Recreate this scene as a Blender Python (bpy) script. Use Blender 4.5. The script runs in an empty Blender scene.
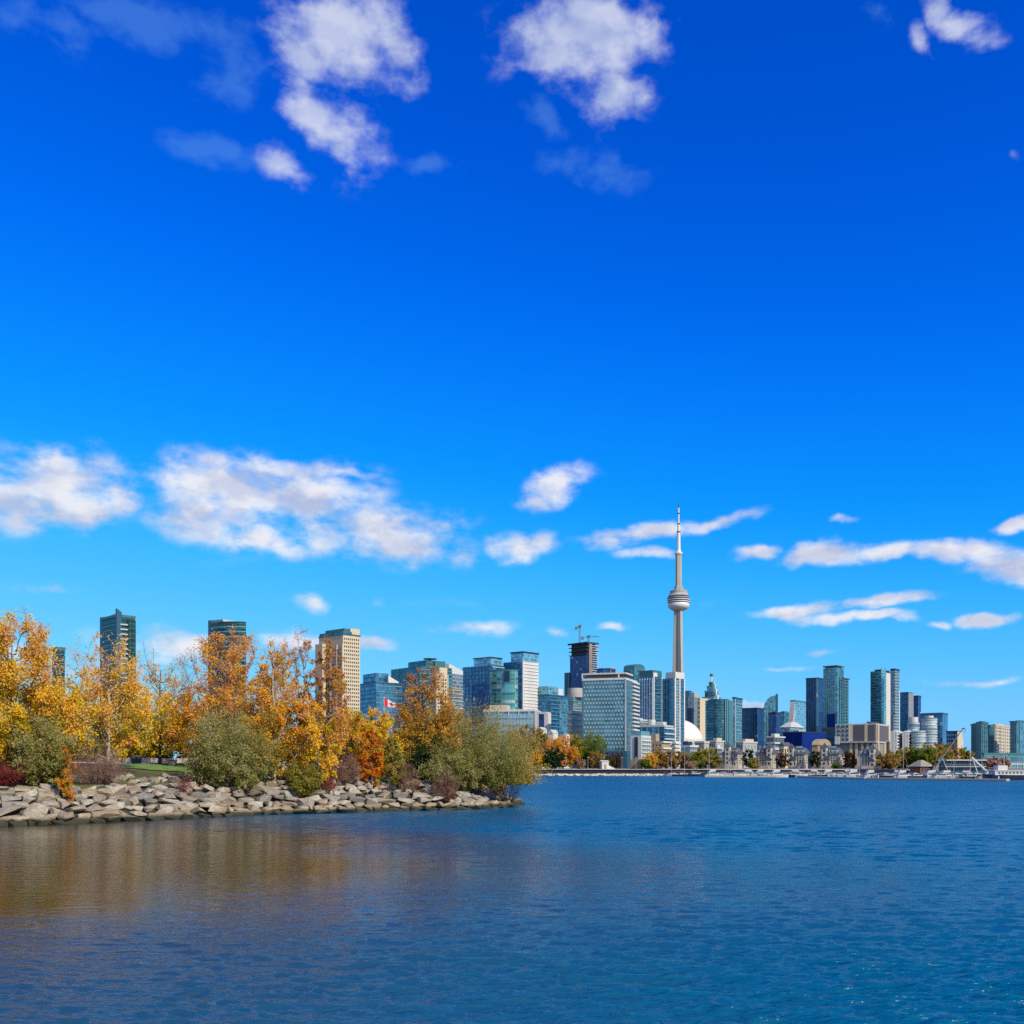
import bpy, math, random
import numpy as np
from mathutils import Vector, Matrix, noise as mnoise
R = math.radians
scene = bpy.context.scene
COL = scene.collection

# ------------------------------------------------------------------ camera
F = 1024.0            # focal length in pixels of the 1024 px frame
HZ = 764.0            # row of the horizon
EYE = 5.5             # eye height above the water
cam = bpy.data.cameras.new('camera'); cam_o = bpy.data.objects.new('camera', cam); COL.objects.link(cam_o)
cam_o.location = (0, 0, EYE); cam_o.rotation_euler = (R(90), 0, 0)
cam.sensor_width = 36; cam.lens = 36; cam.shift_y = (HZ - 512) / 1024
cam.clip_start = 0.5; cam.clip_end = 60000
scene.camera = cam_o
scene.view_settings.view_transform = 'Standard'; scene.view_settings.look = 'None'
scene.view_settings.gamma = 1; scene.view_settings.exposure = 0.0

# ------------------------------------------------------------------ sun and sky
SUN_AZ, SUN_EL = R(136), R(34)      # azimuth clockwise from +Y
sd = bpy.data.lights.new('sun', 'SUN'); sun = bpy.data.objects.new('sun', sd); COL.objects.link(sun)
sd.energy = 5.0; sd.angle = R(0.5); sd.color = (1.0, 0.90, 0.76)
SDIR = Vector((math.sin(SUN_AZ) * math.cos(SUN_EL), math.cos(SUN_AZ) * math.cos(SUN_EL), math.sin(SUN_EL)))
sun.rotation_euler = SDIR.to_track_quat('Z', 'Y').to_euler()
sun.location = (60, -60, 80)

class NG:
    """tiny node-graph helper"""
    def __init__(s, nt): s.nt = nt; nt.nodes.clear()
    def n(s, t, **k):
        o = s.nt.nodes.new(t)
        for a, v in k.items(): setattr(o, a, v)
        return o
    def l(s, a, b): s.nt.links.new(a, b)
    def put(s, sock, v):
        if isinstance(v, bpy.types.NodeSocket): s.l(v, sock)
        elif v is not None: sock.default_value = v
    def m(s, op, a, b=None, c=None, clamp=False):
        o = s.n('ShaderNodeMath', operation=op, use_clamp=clamp)
        s.put(o.inputs[0], a); s.put(o.inputs[1], b); s.put(o.inputs[2], c)
        return o.outputs[0]
    def vm(s, op, a, b=None):
        o = s.n('ShaderNodeVectorMath', operation=op)
        s.put(o.inputs[0], a)
        if op == 'SCALE': s.put(o.inputs[3], b)
        else: s.put(o.inputs[1], b)
        return o.outputs[0]
    def mix(s, f, a, b):
        o = s.n('ShaderNodeMix', data_type='RGBA')
        s.put(o.inputs[0], f); s.put(o.inputs[6], a); s.put(o.inputs[7], b)
        return o.outputs[2]
    def mr(s, v, a, b, c=0.0, d=1.0, smooth=True):
        o = s.n('ShaderNodeMapRange', interpolation_type='SMOOTHSTEP' if smooth else 'LINEAR')
        s.put(o.inputs[0], v); o.inputs[1].default_value = a; o.inputs[2].default_value = b
        o.inputs[3].default_value = c; o.inputs[4].default_value = d
        return o.outputs[0]
    def noise(s, vec, scale, detail=2, rough=0.5, dims='3D'):
        o = s.n('ShaderNodeTexNoise', noise_dimensions=dims)
        s.put(o.inputs['Vector'], vec); o.inputs['Scale'].default_value = scale
        o.inputs['Detail'].default_value = detail; o.inputs['Roughness'].default_value = rough
        return o.outputs[0]
    def ramp(s, f, pts):
        o = s.n('ShaderNodeValToRGB'); e = o.color_ramp.elements
        while len(e) < len(pts): e.new(0.5)
        for q, (p, c) in zip(e, pts): q.position = p; q.color = (*c, 1)
        s.put(o.inputs[0], f); return o.outputs[0]

world = bpy.data.worlds.new('World'); scene.world = world; world.use_nodes = True
g = NG(world.node_tree)
sky = g.n('ShaderNodeTexSky', sky_type='NISHITA', sun_disc=False, sun_elevation=SUN_EL, sun_rotation=SUN_AZ,
          air_density=1.0, dust_density=0.3, ozone_density=2.0)
SKY_S = 0.1
raw = g.vm('SCALE', sky.outputs[0], SKY_S)
cur = g.n('ShaderNodeRGBCurve')       # colour response of the picture's deep blue sky
def setcurve(c, pts):
    c.points[0].location = pts[0]; c.points[1].location = pts[-1]
    for p in pts[1:-1]: c.points.new(*p)
cm = cur.mapping
setcurve(cm.curves[0], [(0, 0), (.16, .002), (.22, .009), (.32, .062), (.5, .17), (.7, .26), (.84, .36), (1, .85)])
setcurve(cm.curves[1], [(0, .02), (.15, .082), (.19, .122), (.255, .21), (.33, .312), (.46, .475), (.64, .60), (.84, .72), (1, .95)])
setcurve(cm.curves[2], [(0, .1), (.26, .585), (.33, .76), (.42, .95), (.52, 1.0), (1, 1.0)])
cm.update(); g.l(raw, cur.inputs[1])
skycol = cur.outputs[0]
# clouds: laid out by compass bearing and elevation
tc = g.n('ShaderNodeTexCoord'); sep = g.n('ShaderNodeSeparateXYZ'); g.l(tc.outputs['Generated'], sep.inputs[0])
dx, dy, dz = sep.outputs
az = g.m('ARCTAN2', dx, dy); el = g.m('ARCSINE', dz)
cmb = g.n('ShaderNodeCombineXYZ'); g.l(az, cmb.inputs[0]); g.l(el, cmb.inputs[1])
p0 = cmb.outputs[0]
def warp(p, sc, amt, det=3):
    o = g.n('ShaderNodeTexNoise', noise_dimensions='2D'); g.l(p, o.inputs['Vector']); o.inputs['Scale'].default_value = sc
    o.inputs['Detail'].default_value = det
    d = g.vm('SUBTRACT', o.outputs[1], (0.5, 0.5, 0.5)); d = g.vm('MULTIPLY', d, (amt, amt * .55, 0))
    return g.vm('ADD', p, d)
pw = warp(p0, 14, 0.046, 5)
CLOUDS = [  # px, py, rx, ry, tilt deg, weight (target picture pixels turned into bearings)
 (338,38,95,70,0,1),(318,112,66,42,25,.85),(282,165,42,30,20,.62),(352,150,48,52,30,.62),(395,60,40,60,0,.7),
 (578,38,100,64,0,1),(612,95,56,46,20,.85),(545,120,48,26,20,.4),(640,30,46,56,0,.7),
 (958,22,66,26,40,.75),(870,14,34,20,40,.4),(925,40,30,16,50,.5),(1022,152,16,12,40,.45),(600,168,80,30,10,.34),(430,165,34,18,0,.33),
 (150,22,140,34,-5,.40),(230,70,50,50,0,.36),(60,35,70,34,0,.33),(25,20,40,30,0,.36),(215,150,60,26,0,.3),
 (60,482,92,44,-6,1),(12,502,72,40,0,.95),(78,512,62,28,0,.9),(108,492,40,26,0,.75),(40,455,60,16,0,.5),
 (225,484,104,40,-4,1),(205,512,78,36,0,1),(295,500,110,40,0,1),(255,541,84,20,5,.85),(372,532,96,40,3,1),(408,548,84,24,0,.9),
 (300,472,92,20,-4,.8),(345,474,56,11,5,.7),(445,528,44,16,-12,.65),(520,544,42,20,-14,.8),(470,556,60,20,-5,.6),
 (552,486,48,24,-18,.9),(532,502,30,12,0,.6),
 (650,532,112,17,-3,.72),(722,524,58,14,-8,.72),(610,540,46,16,0,.6),(645,554,42,12,4,.75),
 (757,553,34,12,-10,.72),(832,553,82,20,-3,1),(892,548,60,15,5,.85),(955,551,72,18,8,.95),(1006,566,58,26,6,1),(1014,528,30,11,-12,.85),(838,521,20,7,0,.6),
 (800,609,62,14,-3,.9),(872,603,76,14,-6,.85),(852,617,86,12,4,.85),(985,617,40,12,3,.85),(935,623,24,9,0,.6),(905,598,40,10,-8,.6),
 (165,646,90,22,3,.85),(290,642,70,16,0,.75),(48,587,60,11,5,.52),(308,602,30,14,8,.6),(373,605,18,8,0,.5),(372,645,44,10,0,.75),
 (548,629,22,9,0,.6),(616,625,28,9,0,.58),(480,628,62,12,0,.5),(830,651,24,8,0,.65),(975,681,84,8,0,.52),(780,666,48,7,-4,.45),
 (752,706,20,8,0,.75),(100,672,70,24,-5,.7),(10,655,60,20,0,.7),(240,560,60,8,0,.3),(700,602,30,8,0,.4),(440,600,60,8,0,.3)]
mask = None; wisp = None
for (px, py, rx, ry, rot, wt) in CLOUDS:
    thin = wt < .45
    if px < 480 and py > 440: wt *= .84
    if px > 560 and py > 500: ry *= .72
    a = math.atan2(px - 512, F); e = math.atan2((HZ - py) * math.cos(a), F)
    mp = g.n('ShaderNodeMapping', vector_type='TEXTURE'); g.l(pw, mp.inputs[0])
    mp.inputs['Location'].default_value = (a, e, 0); mp.inputs['Rotation'].default_value = (0, 0, -R(rot))
    k = math.cos(a) ** 2 / F
    mp.inputs['Scale'].default_value = (rx * k * 1.12, ry / F * math.cos(e) ** 2 * 1.12, 1)
    gr = g.n('ShaderNodeTexGradient', gradient_type='SPHERICAL'); g.l(mp.outputs[0], gr.inputs[0])
    v = gr.outputs[1]
    if thin: wisp = v if wisp is None else g.m('MAXIMUM', wisp, v)
    else:
        v = g.m('MULTIPLY', v, wt); mask = v if mask is None else g.m('MAXIMUM', mask, v)
pn = g.vm('MULTIPLY', p0, (1.0, 1.7, 1))
f1 = g.noise(pn, 22, 6, 0.56, '2D')
f3a = g.noise(pn, 13, 3, 0.5, '2D'); f3b = g.noise(g.vm('ADD', pn, (0.014, 0.034, 0)), 13, 3, 0.5, '2D')
f2 = g.noise(g.vm('ADD', pn, (0.008, 0.020, 0)), 22, 5, 0.55, '2D')
dens = g.m('ADD', g.m('MULTIPLY', mask, 1.15), g.m('MULTIPLY', g.m('SUBTRACT', f1, 0.5), 1.5))
hi = g.mr(el, R(18), R(32))
dens = g.m('SUBTRACT', dens, g.m('MULTIPLY', hi, 0.10))
cov = g.mr(dens, 0.06, 0.92)
cov = g.m('MULTIPLY', cov, g.mr(mask, 0.0, 0.42))
hi = g.mr(el, R(18), R(32))                      # the high clouds are thinner and bluer
cov = g.m('MULTIPLY', cov, g.m('SUBTRACT', 0.94, g.m('MULTIPLY', hi, 0.16)))
lit = g.m('ADD', g.m('MULTIPLY', g.mr(g.m('SUBTRACT', f3a, f3b), -0.13, 0.13), .6), g.m('MULTIPLY', g.mr(g.m('SUBTRACT', f1, f2), -0.14, 0.13), .4))
lit = g.m('ADD', g.m('MULTIPLY', lit, .75), g.m('MULTIPLY', g.mr(dens, 1.1, 0.3), .25)); lit = g.m('ADD', lit, .05, clamp=True)
ccol = g.mix(lit, (0.42, 0.48, 0.70, 1), (0.97, 0.95, 0.95, 1))
ccol = g.mix(g.m('MULTIPLY', hi, 0.38), ccol, (0.50, 0.64, 0.88, 1))
wv = g.m('ADD', wisp, g.m('MULTIPLY', g.m('SUBTRACT', f1, .5), 2.2))
wc = g.m('MULTIPLY', g.m('MULTIPLY', g.mr(wv, .15, 1.0), g.mr(wisp, 0, .7)), .15)
skycol = g.mix(wc, skycol, (0.26, 0.60, 0.92, 1))
fin = g.mix(cov, skycol, ccol)
# unseen broken cloud added overhead and behind the viewer to whiten the fill light
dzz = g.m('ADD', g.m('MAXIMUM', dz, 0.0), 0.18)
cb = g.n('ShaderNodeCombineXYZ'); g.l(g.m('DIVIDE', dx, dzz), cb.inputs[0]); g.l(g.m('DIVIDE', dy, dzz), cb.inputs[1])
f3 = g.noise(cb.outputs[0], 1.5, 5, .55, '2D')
fill_cov = g.m('MULTIPLY', g.mr(f3, .40, .60), g.mr(dy, .34, -.08, 0, .92))
fin = g.mix(fill_cov, fin, (.80, .81, .86, 1))
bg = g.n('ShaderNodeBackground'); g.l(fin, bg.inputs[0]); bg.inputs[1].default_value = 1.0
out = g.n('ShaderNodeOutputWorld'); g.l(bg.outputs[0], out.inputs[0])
world.cycles.sampling_method = 'MANUAL'; world.cycles.sample_map_resolution = 512
scene.cycles.max_bounces = 6; scene.cycles.diffuse_bounces = 2; scene.cycles.glossy_bounces = 3
scene.cycles.transmission_bounces = 3; scene.cycles.transparent_max_bounces = 6
scene.cycles.caustics_reflective = False; scene.cycles.caustics_refractive = False
scene.cycles.use_denoising = False
scene.cycles.sample_clamp_direct = 1.5; scene.cycles.sample_clamp_indirect = 6.0

# ------------------------------------------------------------------ helpers
def P(px, py, d):
    return Vector(((px - 512) / F * d, d, EYE + (HZ - py) / F * d))
def zat(py, d): return EYE + (HZ - py) / F * d
def xat(px, d): return (px - 512) / F * d

class MB:
    def __init__(s): s.v = []; s.f = []
    def add(s, vs, fs):
        o = len(s.v); s.v.extend(vs); s.f.extend([tuple(i + o for i in f) for f in fs]); return s
    def box(s, x0, x1, y0, y1, z0, z1):
        return s.add([(x0,y0,z0),(x1,y0,z0),(x1,y1,z0),(x0,y1,z0),(x0,y0,z1),(x1,y0,z1),(x1,y1,z1),(x0,y1,z1)],
                     [(3,2,1,0),(4,5,6,7),(0,1,5,4),(1,2,6,5),(2,3,7,6),(3,0,4,7)])
    def prism(s, pts, z0, z1):          # pts counter-clockwise; z1 may be a list (sloping top)
        n = len(pts); zt = z1 if isinstance(z1, (list, tuple)) else [z1] * n
        return s.add([(p[0], p[1], z0) for p in pts] + [(p[0], p[1], z) for p, z in zip(pts, zt)],
                     [tuple(range(n - 1, -1, -1)), tuple(range(n, 2 * n))] + [(i, (i + 1) % n, n + (i + 1) % n, n + i) for i in range(n)])
    def cyl(s, x, y, r, z0, z1, n=20, r1=None):
        r1 = r if r1 is None else r1
        a = [2 * math.pi * i / n for i in range(n)]
        return s.add([(x + r * math.cos(t), y + r * math.sin(t), z0) for t in a] + [(x + r1 * math.cos(t), y + r1 * math.sin(t), z1) for t in a],
                     [tuple(range(n - 1, -1, -1)), tuple(range(n, 2 * n))] + [(i, (i + 1) % n, n + (i + 1) % n, n + i) for i in range(n)])
    def lathe(s, prof, n=32, x=0, y=0):
        vs = []; fs = []
        for r, z in prof:
            for i in range(n):
                t = 2 * math.pi * i / n; vs.append((x + r * math.cos(t), y + r * math.sin(t), z))
        for k in range(len(prof) - 1):
            for i in range(n): fs.append((k*n+i, k*n+(i+1)%n, (k+1)*n+(i+1)%n, (k+1)*n+i))
        fs.append(tuple(range(n - 1, -1, -1))); fs.append(tuple(range((len(prof)-1)*n, len(prof)*n)))
        return s.add(vs, fs)
    def bar(s, a, b, r, n=6, r1=None):
        a, b = Vector(a), Vector(b); d = (b - a).normalized()
        u = d.orthogonal().normalized(); w = d.cross(u); r1 = r if r1 is None else r1
        vs = []
        for c, q in ((a, r), (b, r1)):
            for i in range(n):
                t = 2 * math.pi * i / n; vs.append(tuple(c + q * (math.cos(t) * u + math.sin(t) * w)))
        return s.add(vs, [tuple(range(n - 1, -1, -1)), tuple(range(n, 2*n))] + [(i, (i+1) % n, n+(i+1) % n, n+i) for i in range(n)])
    def gable(s, x0, x1, y0, y1, z0, zr, axis='x', over=0.0):
        x0 -= over; x1 += over; y0 -= over; y1 += over
        if axis == 'x':
            ym = (y0 + y1) / 2
            return s.add([(x0,y0,z0),(x1,y0,z0),(x1,y1,z0),(x0,y1,z0),(x0,ym,zr),(x1,ym,zr)], [(3,2,1,0),(0,1,5,4),(2,3,4,5),(1,2,5),(3,0,4)])
        xm = (x0 + x1) / 2
        return s.add([(x0,y0,z0),(x1,y0,z0),(x1,y1,z0),(x0,y1,z0),(xm,y0,zr),(xm,y1,zr)], [(3,2,1,0),(1,2,5,4),(3,0,4,5),(0,1,4),(2,3,5)])
    def hip(s, x0, x1, y0, y1, z0, zr, inset=0.5, over=0.0):
        x0 -= over; x1 += over; y0 -= over; y1 += over; cx, cy = (x0+x1)/2, (y0+y1)/2
        hx, hy = (x1-x0)/2*inset, (y1-y0)/2*inset
        return s.add([(x0,y0,z0),(x1,y0,z0),(x1,y1,z0),(x0,y1,z0),(cx-hx,cy-hy,zr),(cx+hx,cy-hy,zr),(cx+hx,cy+hy,zr),(cx-hx,cy+hy,zr)],
                     [(3,2,1,0),(4,5,6,7),(0,1,5,4),(1,2,6,5),(2,3,7,6),(3,0,4,7)])
    def obj(s, name, m, parent=None, loc=(0, 0, 0), rz=0, smooth=False):
        me = bpy.data.meshes.new(name); me.from_pydata(s.v, [], s.f); me.update()
        if m: me.materials.append(m)
        if smooth: me.shade_smooth()
        o = bpy.data.objects.new(name, me); COL.objects.link(o); o.location = loc; o.rotation_euler = (0, 0, rz)
        if parent: o.parent = parent
        return o
def link(name, me, parent=None, loc=(0, 0, 0)):
    o = bpy.data.objects.new(name, me); COL.objects.link(o); o.location = loc
    if parent: o.parent = parent
    return o
def dup(o, parent=None, loc=None):
    c = o.copy(); COL.objects.link(c)
    if parent: c.parent = parent
    if loc is not None: c.location = loc
    return c
def dup_tree(o, loc, rz):
    c = o.copy(); COL.objects.link(c); c.location = loc; c.rotation_euler = (0, 0, rz)
    for ch in o.children:
        k = dup(ch, c)
        for gc in ch.children: dup(gc, k)
    return c
def tag(o, label=None, cat=None, group=None, kind=None):
    if label: o['label'] = label
    if cat: o['category'] = cat
    if group: o['group'] = group
    if kind: o['kind'] = kind
    return o
def empty(name, label, cat, loc=(0, 0, 0), rz=0, group=None):
    o = bpy.data.objects.new(name, None); COL.objects.link(o); o.location = loc; o.rotation_euler = (0, 0, rz)
    o.empty_display_size = 1
    return tag(o, label, cat, group)

# ------------------------------------------------------------------ materials
def new_mat(name):
    m = bpy.data.materials.new(name); m.use_nodes = True
    return m, NG(m.node_tree)
_mc = {}
def mat(name, col, rough=0.7, metal=0.0, var=0.12, scale=0.6, spec=0.5):
    if name in _mc: return _mc[name]
    m, g = new_mat(name); t = g.n('ShaderNodeTexCoord')
    n = g.noise(t.outputs['Object'], scale, 4, 0.6)
    k = g.mr(n, 0.3, 0.7, 1 - var, 1 + var, False)
    c = g.vm('SCALE', tuple(col), k)
    b = g.n('ShaderNodeBsdfPrincipled'); g.l(c, b.inputs['Base Color'])
    b.inputs['Roughness'].default_value = rough; b.inputs['Metallic'].default_value = metal
    b.inputs['Specular IOR Level'].default_value = spec
    o = g.n('ShaderNodeOutputMaterial'); g.l(b.outputs[0], o.inputs[0])
    _mc[name] = m; return m
def facade(name, glass, frame, fh=3.4, mw=2.0, slab=0.22, mul=0.12, metal=0.35, rough=0.12, tilt=0.03, var=0.5, blind=0.04, blindcol=(.22,.32,.35)):
    """curtain wall: floors of height fh, bays of width mw, per-pane tint and tilt; frame = spandrel/mullion colour"""
    if name in _mc: return _mc[name]
    m, g = new_mat(name); t = g.n('ShaderNodeTexCoord'); s = g.n('ShaderNodeSeparateXYZ'); g.l(t.outputs['Object'], s.inputs[0])
    u = g.m('DIVIDE', g.m('ADD', s.outputs[0], s.outputs[1]), mw); v = g.m('DIVIDE', s.outputs[2], fh)
    uf, vf = g.m('FRACT', u), g.m('FRACT', v)
    fr = g.m('MAXIMUM', g.m('LESS_THAN', vf, slab), g.m('LESS_THAN', uf, mul))
    cell = g.n('ShaderNodeCombineXYZ'); g.l(g.m('FLOOR', u), cell.inputs[0]); g.l(g.m('FLOOR', v), cell.inputs[1])
    wn = g.n('ShaderNodeTexWhiteNoise', noise_dimensions='2D'); g.l(cell.outputs[0], wn.inputs['Vector'])
    gl = g.vm('SCALE', tuple(glass), g.m('ADD', 1 - var, g.m('MULTIPLY', wn.outputs[0], 2 * var)))
    gl = g.mix(g.m('GREATER_THAN', wn.outputs[0], 1 - blind), gl, (*blindcol, 1))
    big = g.noise(t.outputs['Object'], 0.05, 2)
    frc = g.vm('SCALE', tuple(frame), g.mr(big, .3, .7, .85, 1.15, False))
    c = g.mix(fr, gl, frc)
    b = g.n('ShaderNodeBsdfPrincipled'); g.l(c, b.inputs['Base Color'])
    g.l(g.m('MULTIPLY', g.m('SUBTRACT', 1, fr), metal), b.inputs['Metallic'])
    g.l(g.m('ADD', rough, g.m('MULTIPLY', fr, 0.5)), b.inputs['Roughness'])
    geo = g.n('ShaderNodeNewGeometry')
    tl = g.vm('SCALE', g.vm('SUBTRACT', wn.outputs[1], (.5, .5, .5)), g.m('MULTIPLY', g.m('SUBTRACT', 1, fr), tilt))
    g.l(g.vm('NORMALIZE', g.vm('ADD', geo.outputs['Normal'], tl)), b.inputs['Normal'])
    o = g.n('ShaderNodeOutputMaterial'); g.l(b.outputs[0], o.inputs[0])
    _mc[name] = m; return m
# ------------------------------------------------------------------ water
def water_mat():
    m, g = new_mat('lake_water'); t = g.n('ShaderNodeTexCoord'); ob = t.outputs['Object']
    patch = g.noise(g.vm('MULTIPLY', ob, (0.010, 0.028, 1)), 1.0, 3, 0.55)
    amp = g.mr(patch, 0.32, 0.68, 0.45, 1.45, False)
    w1 = g.noise(g.vm('MULTIPLY', ob, (0.50, 2.2, 1)), 1.0, 2, 0.5)
    w2 = g.noise(g.vm('MULTIPLY', ob, (1.5, 5.5, 1)), 1.0, 3, 0.6)
    w3 = g.noise(g.vm('MULTIPLY', ob, (4.5, 14.0, 1)), 1.0, 2, 0.6)
    h = g.m('ADD', g.m('MULTIPLY', w1, 0.15), g.m('ADD', g.m('MULTIPLY', w2, 0.115), g.m('MULTIPLY', w3, 0.034)))
    h = g.m('MULTIPLY', h, amp)
    s = g.n('ShaderNodeSeparateXYZ'); g.l(ob, s.inputs[0])          # the cove under the rock bank is sheltered from the wind
    off = g.m('SUBTRACT', g.m('MULTIPLY', s.outputs[0], 0.70), g.m('MULTIPLY', s.outputs[1], 0.714))
    alo = g.m('ADD', g.m('MULTIPLY', s.outputs[0], 0.714), g.m('MULTIPLY', s.outputs[1], 0.70))
    wob = g.m('MULTIPLY', g.m('SUBTRACT', patch, .5), 34)
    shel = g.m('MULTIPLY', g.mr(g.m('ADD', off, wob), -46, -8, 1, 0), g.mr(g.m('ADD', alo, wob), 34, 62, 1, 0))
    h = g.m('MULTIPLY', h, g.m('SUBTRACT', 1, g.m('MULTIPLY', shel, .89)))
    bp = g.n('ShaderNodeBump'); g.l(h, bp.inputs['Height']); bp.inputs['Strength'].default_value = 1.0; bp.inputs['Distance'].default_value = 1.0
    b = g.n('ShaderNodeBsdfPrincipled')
    g.l(g.mix(shel, (0.0001, 0.082, 0.172, 1), (0.034, 0.025, 0.007, 1)), b.inputs['Base Color'])    # open lake; shallow water over brown stones, with golden tree reflection painted in
    far = g.mr(s.outputs[1], 25, 240, .15, .37); g.l(g.m('SUBTRACT', far, g.m('MULTIPLY', shel, .12)), b.inputs['Roughness']); b.inputs['IOR'].default_value = 1.33; g.l(g.mr(shel, 0, 1, .42, .66, False), b.inputs['Specular IOR Level'])
    g.l(bp.outputs[0], b.inputs['Normal'])
    o = g.n('ShaderNodeOutputMaterial'); g.l(b.outputs[0], o.inputs[0]); return m
M_water = water_mat()
def wave_field(X, Y, spacing):
    rg = np.random.default_rng(8); Z = np.zeros_like(X)
    ss = lambda v, a, b: (lambda t: t * t * (3 - 2 * t))(np.clip((v - a) / (b - a), 0, 1))
    calm = 1 - .90 * (1 - ss(.70 * X - .714 * Y, -46, -8)) * (1 - ss(.714 * X + .70 * Y, 34, 62))
    gust = 1 + .45 * np.sin(X * .045 + 1.3 * np.sin(Y * .021)) * np.sin(Y * .083 + .8 * np.sin(X * .03))
    for i in range(84):
        lam = .24 * 15 ** ((i + rg.uniform(0, 1)) / 84); a = -math.pi / 2 + rg.normal() * .34; k = 2 * math.pi / lam
        w = np.clip((lam / spacing - 2.2) / 2.3, 0, 1); ph = k * (math.cos(a) * X + math.sin(a) * Y) + rg.uniform(0, 6.28)
        Z += w * (.050 * min(1.0, (.75 / lam) ** 1.05) * lam / (2 * math.pi)) * (np.sin(ph) + .25 * np.sin(2 * ph + 1.57))
    return Z * calm * gust
def wave_sheet():
    q = .0032; rows = int(math.log(700 / 13) / q); ys = 13 * np.exp(q * np.arange(rows + 1)); tn = np.linspace(-1.0, 1.0, 640)
    Y = np.repeat(ys[:, None], len(tn), 1); X = tn[None, :] * Y; Z = wave_field(X, Y, q * Y)
    Z *= np.clip((700 - Y) / 150, 0, 1)
    n, m_ = Y.shape; me = bpy.data.meshes.new('lake_water'); co = np.stack([X, Y, Z], 2).reshape(-1, 3).astype(np.float32)
    me.vertices.add(n * m_); me.vertices.foreach_set('co', co.ravel())
    i = np.arange(n - 1)[:, None] * m_ + np.arange(m_ - 1)[None, :]; quad = np.stack([i, i + 1, i + m_ + 1, i + m_], 2).reshape(-1, 4).astype(np.int32)
    me.loops.add(quad.size); me.loops.foreach_set('vertex_index', quad.ravel()); me.polygons.add(len(quad))
    me.polygons.foreach_set('loop_start', np.arange(0, quad.size, 4, dtype=np.int32)); me.update(calc_edges=True); me.shade_smooth(); me.materials.append(M_water)
    return link('lake_water', me)
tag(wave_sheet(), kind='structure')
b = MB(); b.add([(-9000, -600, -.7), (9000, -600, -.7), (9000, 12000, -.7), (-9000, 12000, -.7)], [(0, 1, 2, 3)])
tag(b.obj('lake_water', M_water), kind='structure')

# ------------------------------------------------------------------ the near headland
SHORE = [(-140, 30), (-95, 56), (xat(-80, 84), 84), (xat(0, 90.8), 90.8), (xat(130, 98.8), 98.8), (xat(260, 110), 110), (xat(400, 119.5), 119.5),
         (xat(470, 124), 124), (xat(505, 130), 130), (xat(521, 138), 138), (0.6, 146), (-4, 158), (-14, 185), (-30, 230), (-60, 300), (-140, 420)]
POLY = SHORE + [(-420, 420), (-420, 30)]
SH = np.array(SHORE, float)
def seg_dist(x, y):
    a = SH[:-1]; bb = SH[1:]; d = bb - a
    t = np.clip(((x - a[:, 0]) * d[:, 0] + (y - a[:, 1]) * d[:, 1]) / (d ** 2).sum(1), 0, 1)
    return float(np.sqrt((a[:, 0] + t * d[:, 0] - x) ** 2 + (a[:, 1] + t * d[:, 1] - y) ** 2).min())
def inside(x, y):
    c = False; n = len(POLY)
    for i in range(n):
        x0, y0 = POLY[i]; x1, y1 = POLY[(i + 1) % n]
        if (y0 > y) != (y1 > y) and x < (x1 - x0) * (y - y0) / (y1 - y0) + x0: c = not c
    return c
def sst(a, b, v):
    t = min(1, max(0, (v - a) / (b - a))); return t * t * (3 - 2 * t)
TIP = (1.2, 138)
def taper(x, y):
    return 0.05 + 0.95 * sst(0, 17, math.hypot(x - TIP[0], y - TIP[1]))
def ground_z(x, y):
    d = seg_dist(x, y)
    if not inside(x, y): return -0.5 - min(2.5, d * 0.6)
    z = -0.5 + 3.95 * min(1, d / 5.6)
    if d > 5.6: z += 0.004 * min(d - 5.6, 12) + 1.9 * sst(6.5, 25, d) + .8 * sst(25, 70, d)
    z = z * taper(x, y) if z > 0 else z
    return z + 0.10 * mnoise.noise(Vector((x * .3, y * .3, 0))) * (1 if d > 6 else 0)
def ground_mat():
    m, g = new_mat('park_ground'); t = g.n('ShaderNodeTexCoord'); ob = t.outputs['Object']
    n1 = g.noise(ob, 0.25, 5, 0.6); n2 = g.noise(ob, 6, 3, 0.6)
    c = g.ramp(n1, [(.35, (.05, .075, .018)), (.5, (.085, .095, .025)), (.62, (.12, .085, .04))])
    c = g.vm('SCALE', c, g.mr(n2, .3, .7, .7, 1.35, False))
    s = g.n('ShaderNodeSeparateXYZ'); g.l(ob, s.inputs[0])
    low = g.mr(s.outputs[2], 2.9, 3.25)
    c = g.mix(low, (0.045, 0.038, 0.03, 1), c)            # earth and rubble of the bank, darkened for the shade between boulders
    b = g.n('ShaderNodeBsdfPrincipled'); g.l(c, b.inputs['Base Color']); b.inputs['Roughness'].default_value = .95
    bp = g.n('ShaderNodeBump'); g.l(n2, bp.inputs['Height']); bp.inputs['Distance'].default_value = .1; g.l(bp.outputs[0], b.inputs['Normal'])
    o = g.n('ShaderNodeOutputMaterial'); g.l(b.outputs[0], o.inputs[0]); return m
def heightfield(name, x0, x1, y0, y1, st, m):
    xs = np.arange(x0, x1 + st, st); ys = np.arange(y0, y1 + st, st); b = MB()
    for y in ys:
        for x in xs: b.v.append((x, y, ground_z(x, y)))
    w = len(xs)
    for j in range(len(ys) - 1):
        for i in range(w - 1):
            k = j * w + i
            if max(b.v[q][2] for q in (k, k + 1, k + w, k + w + 1)) > -0.6: b.f.append((k, k + 1, k + w + 1, k + w))
    o = b.obj(name, m, smooth=True); return o
tag(heightfield('park_ground', -110, 6, 50, 262, 2.0, ground_mat()), kind='structure')

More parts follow.
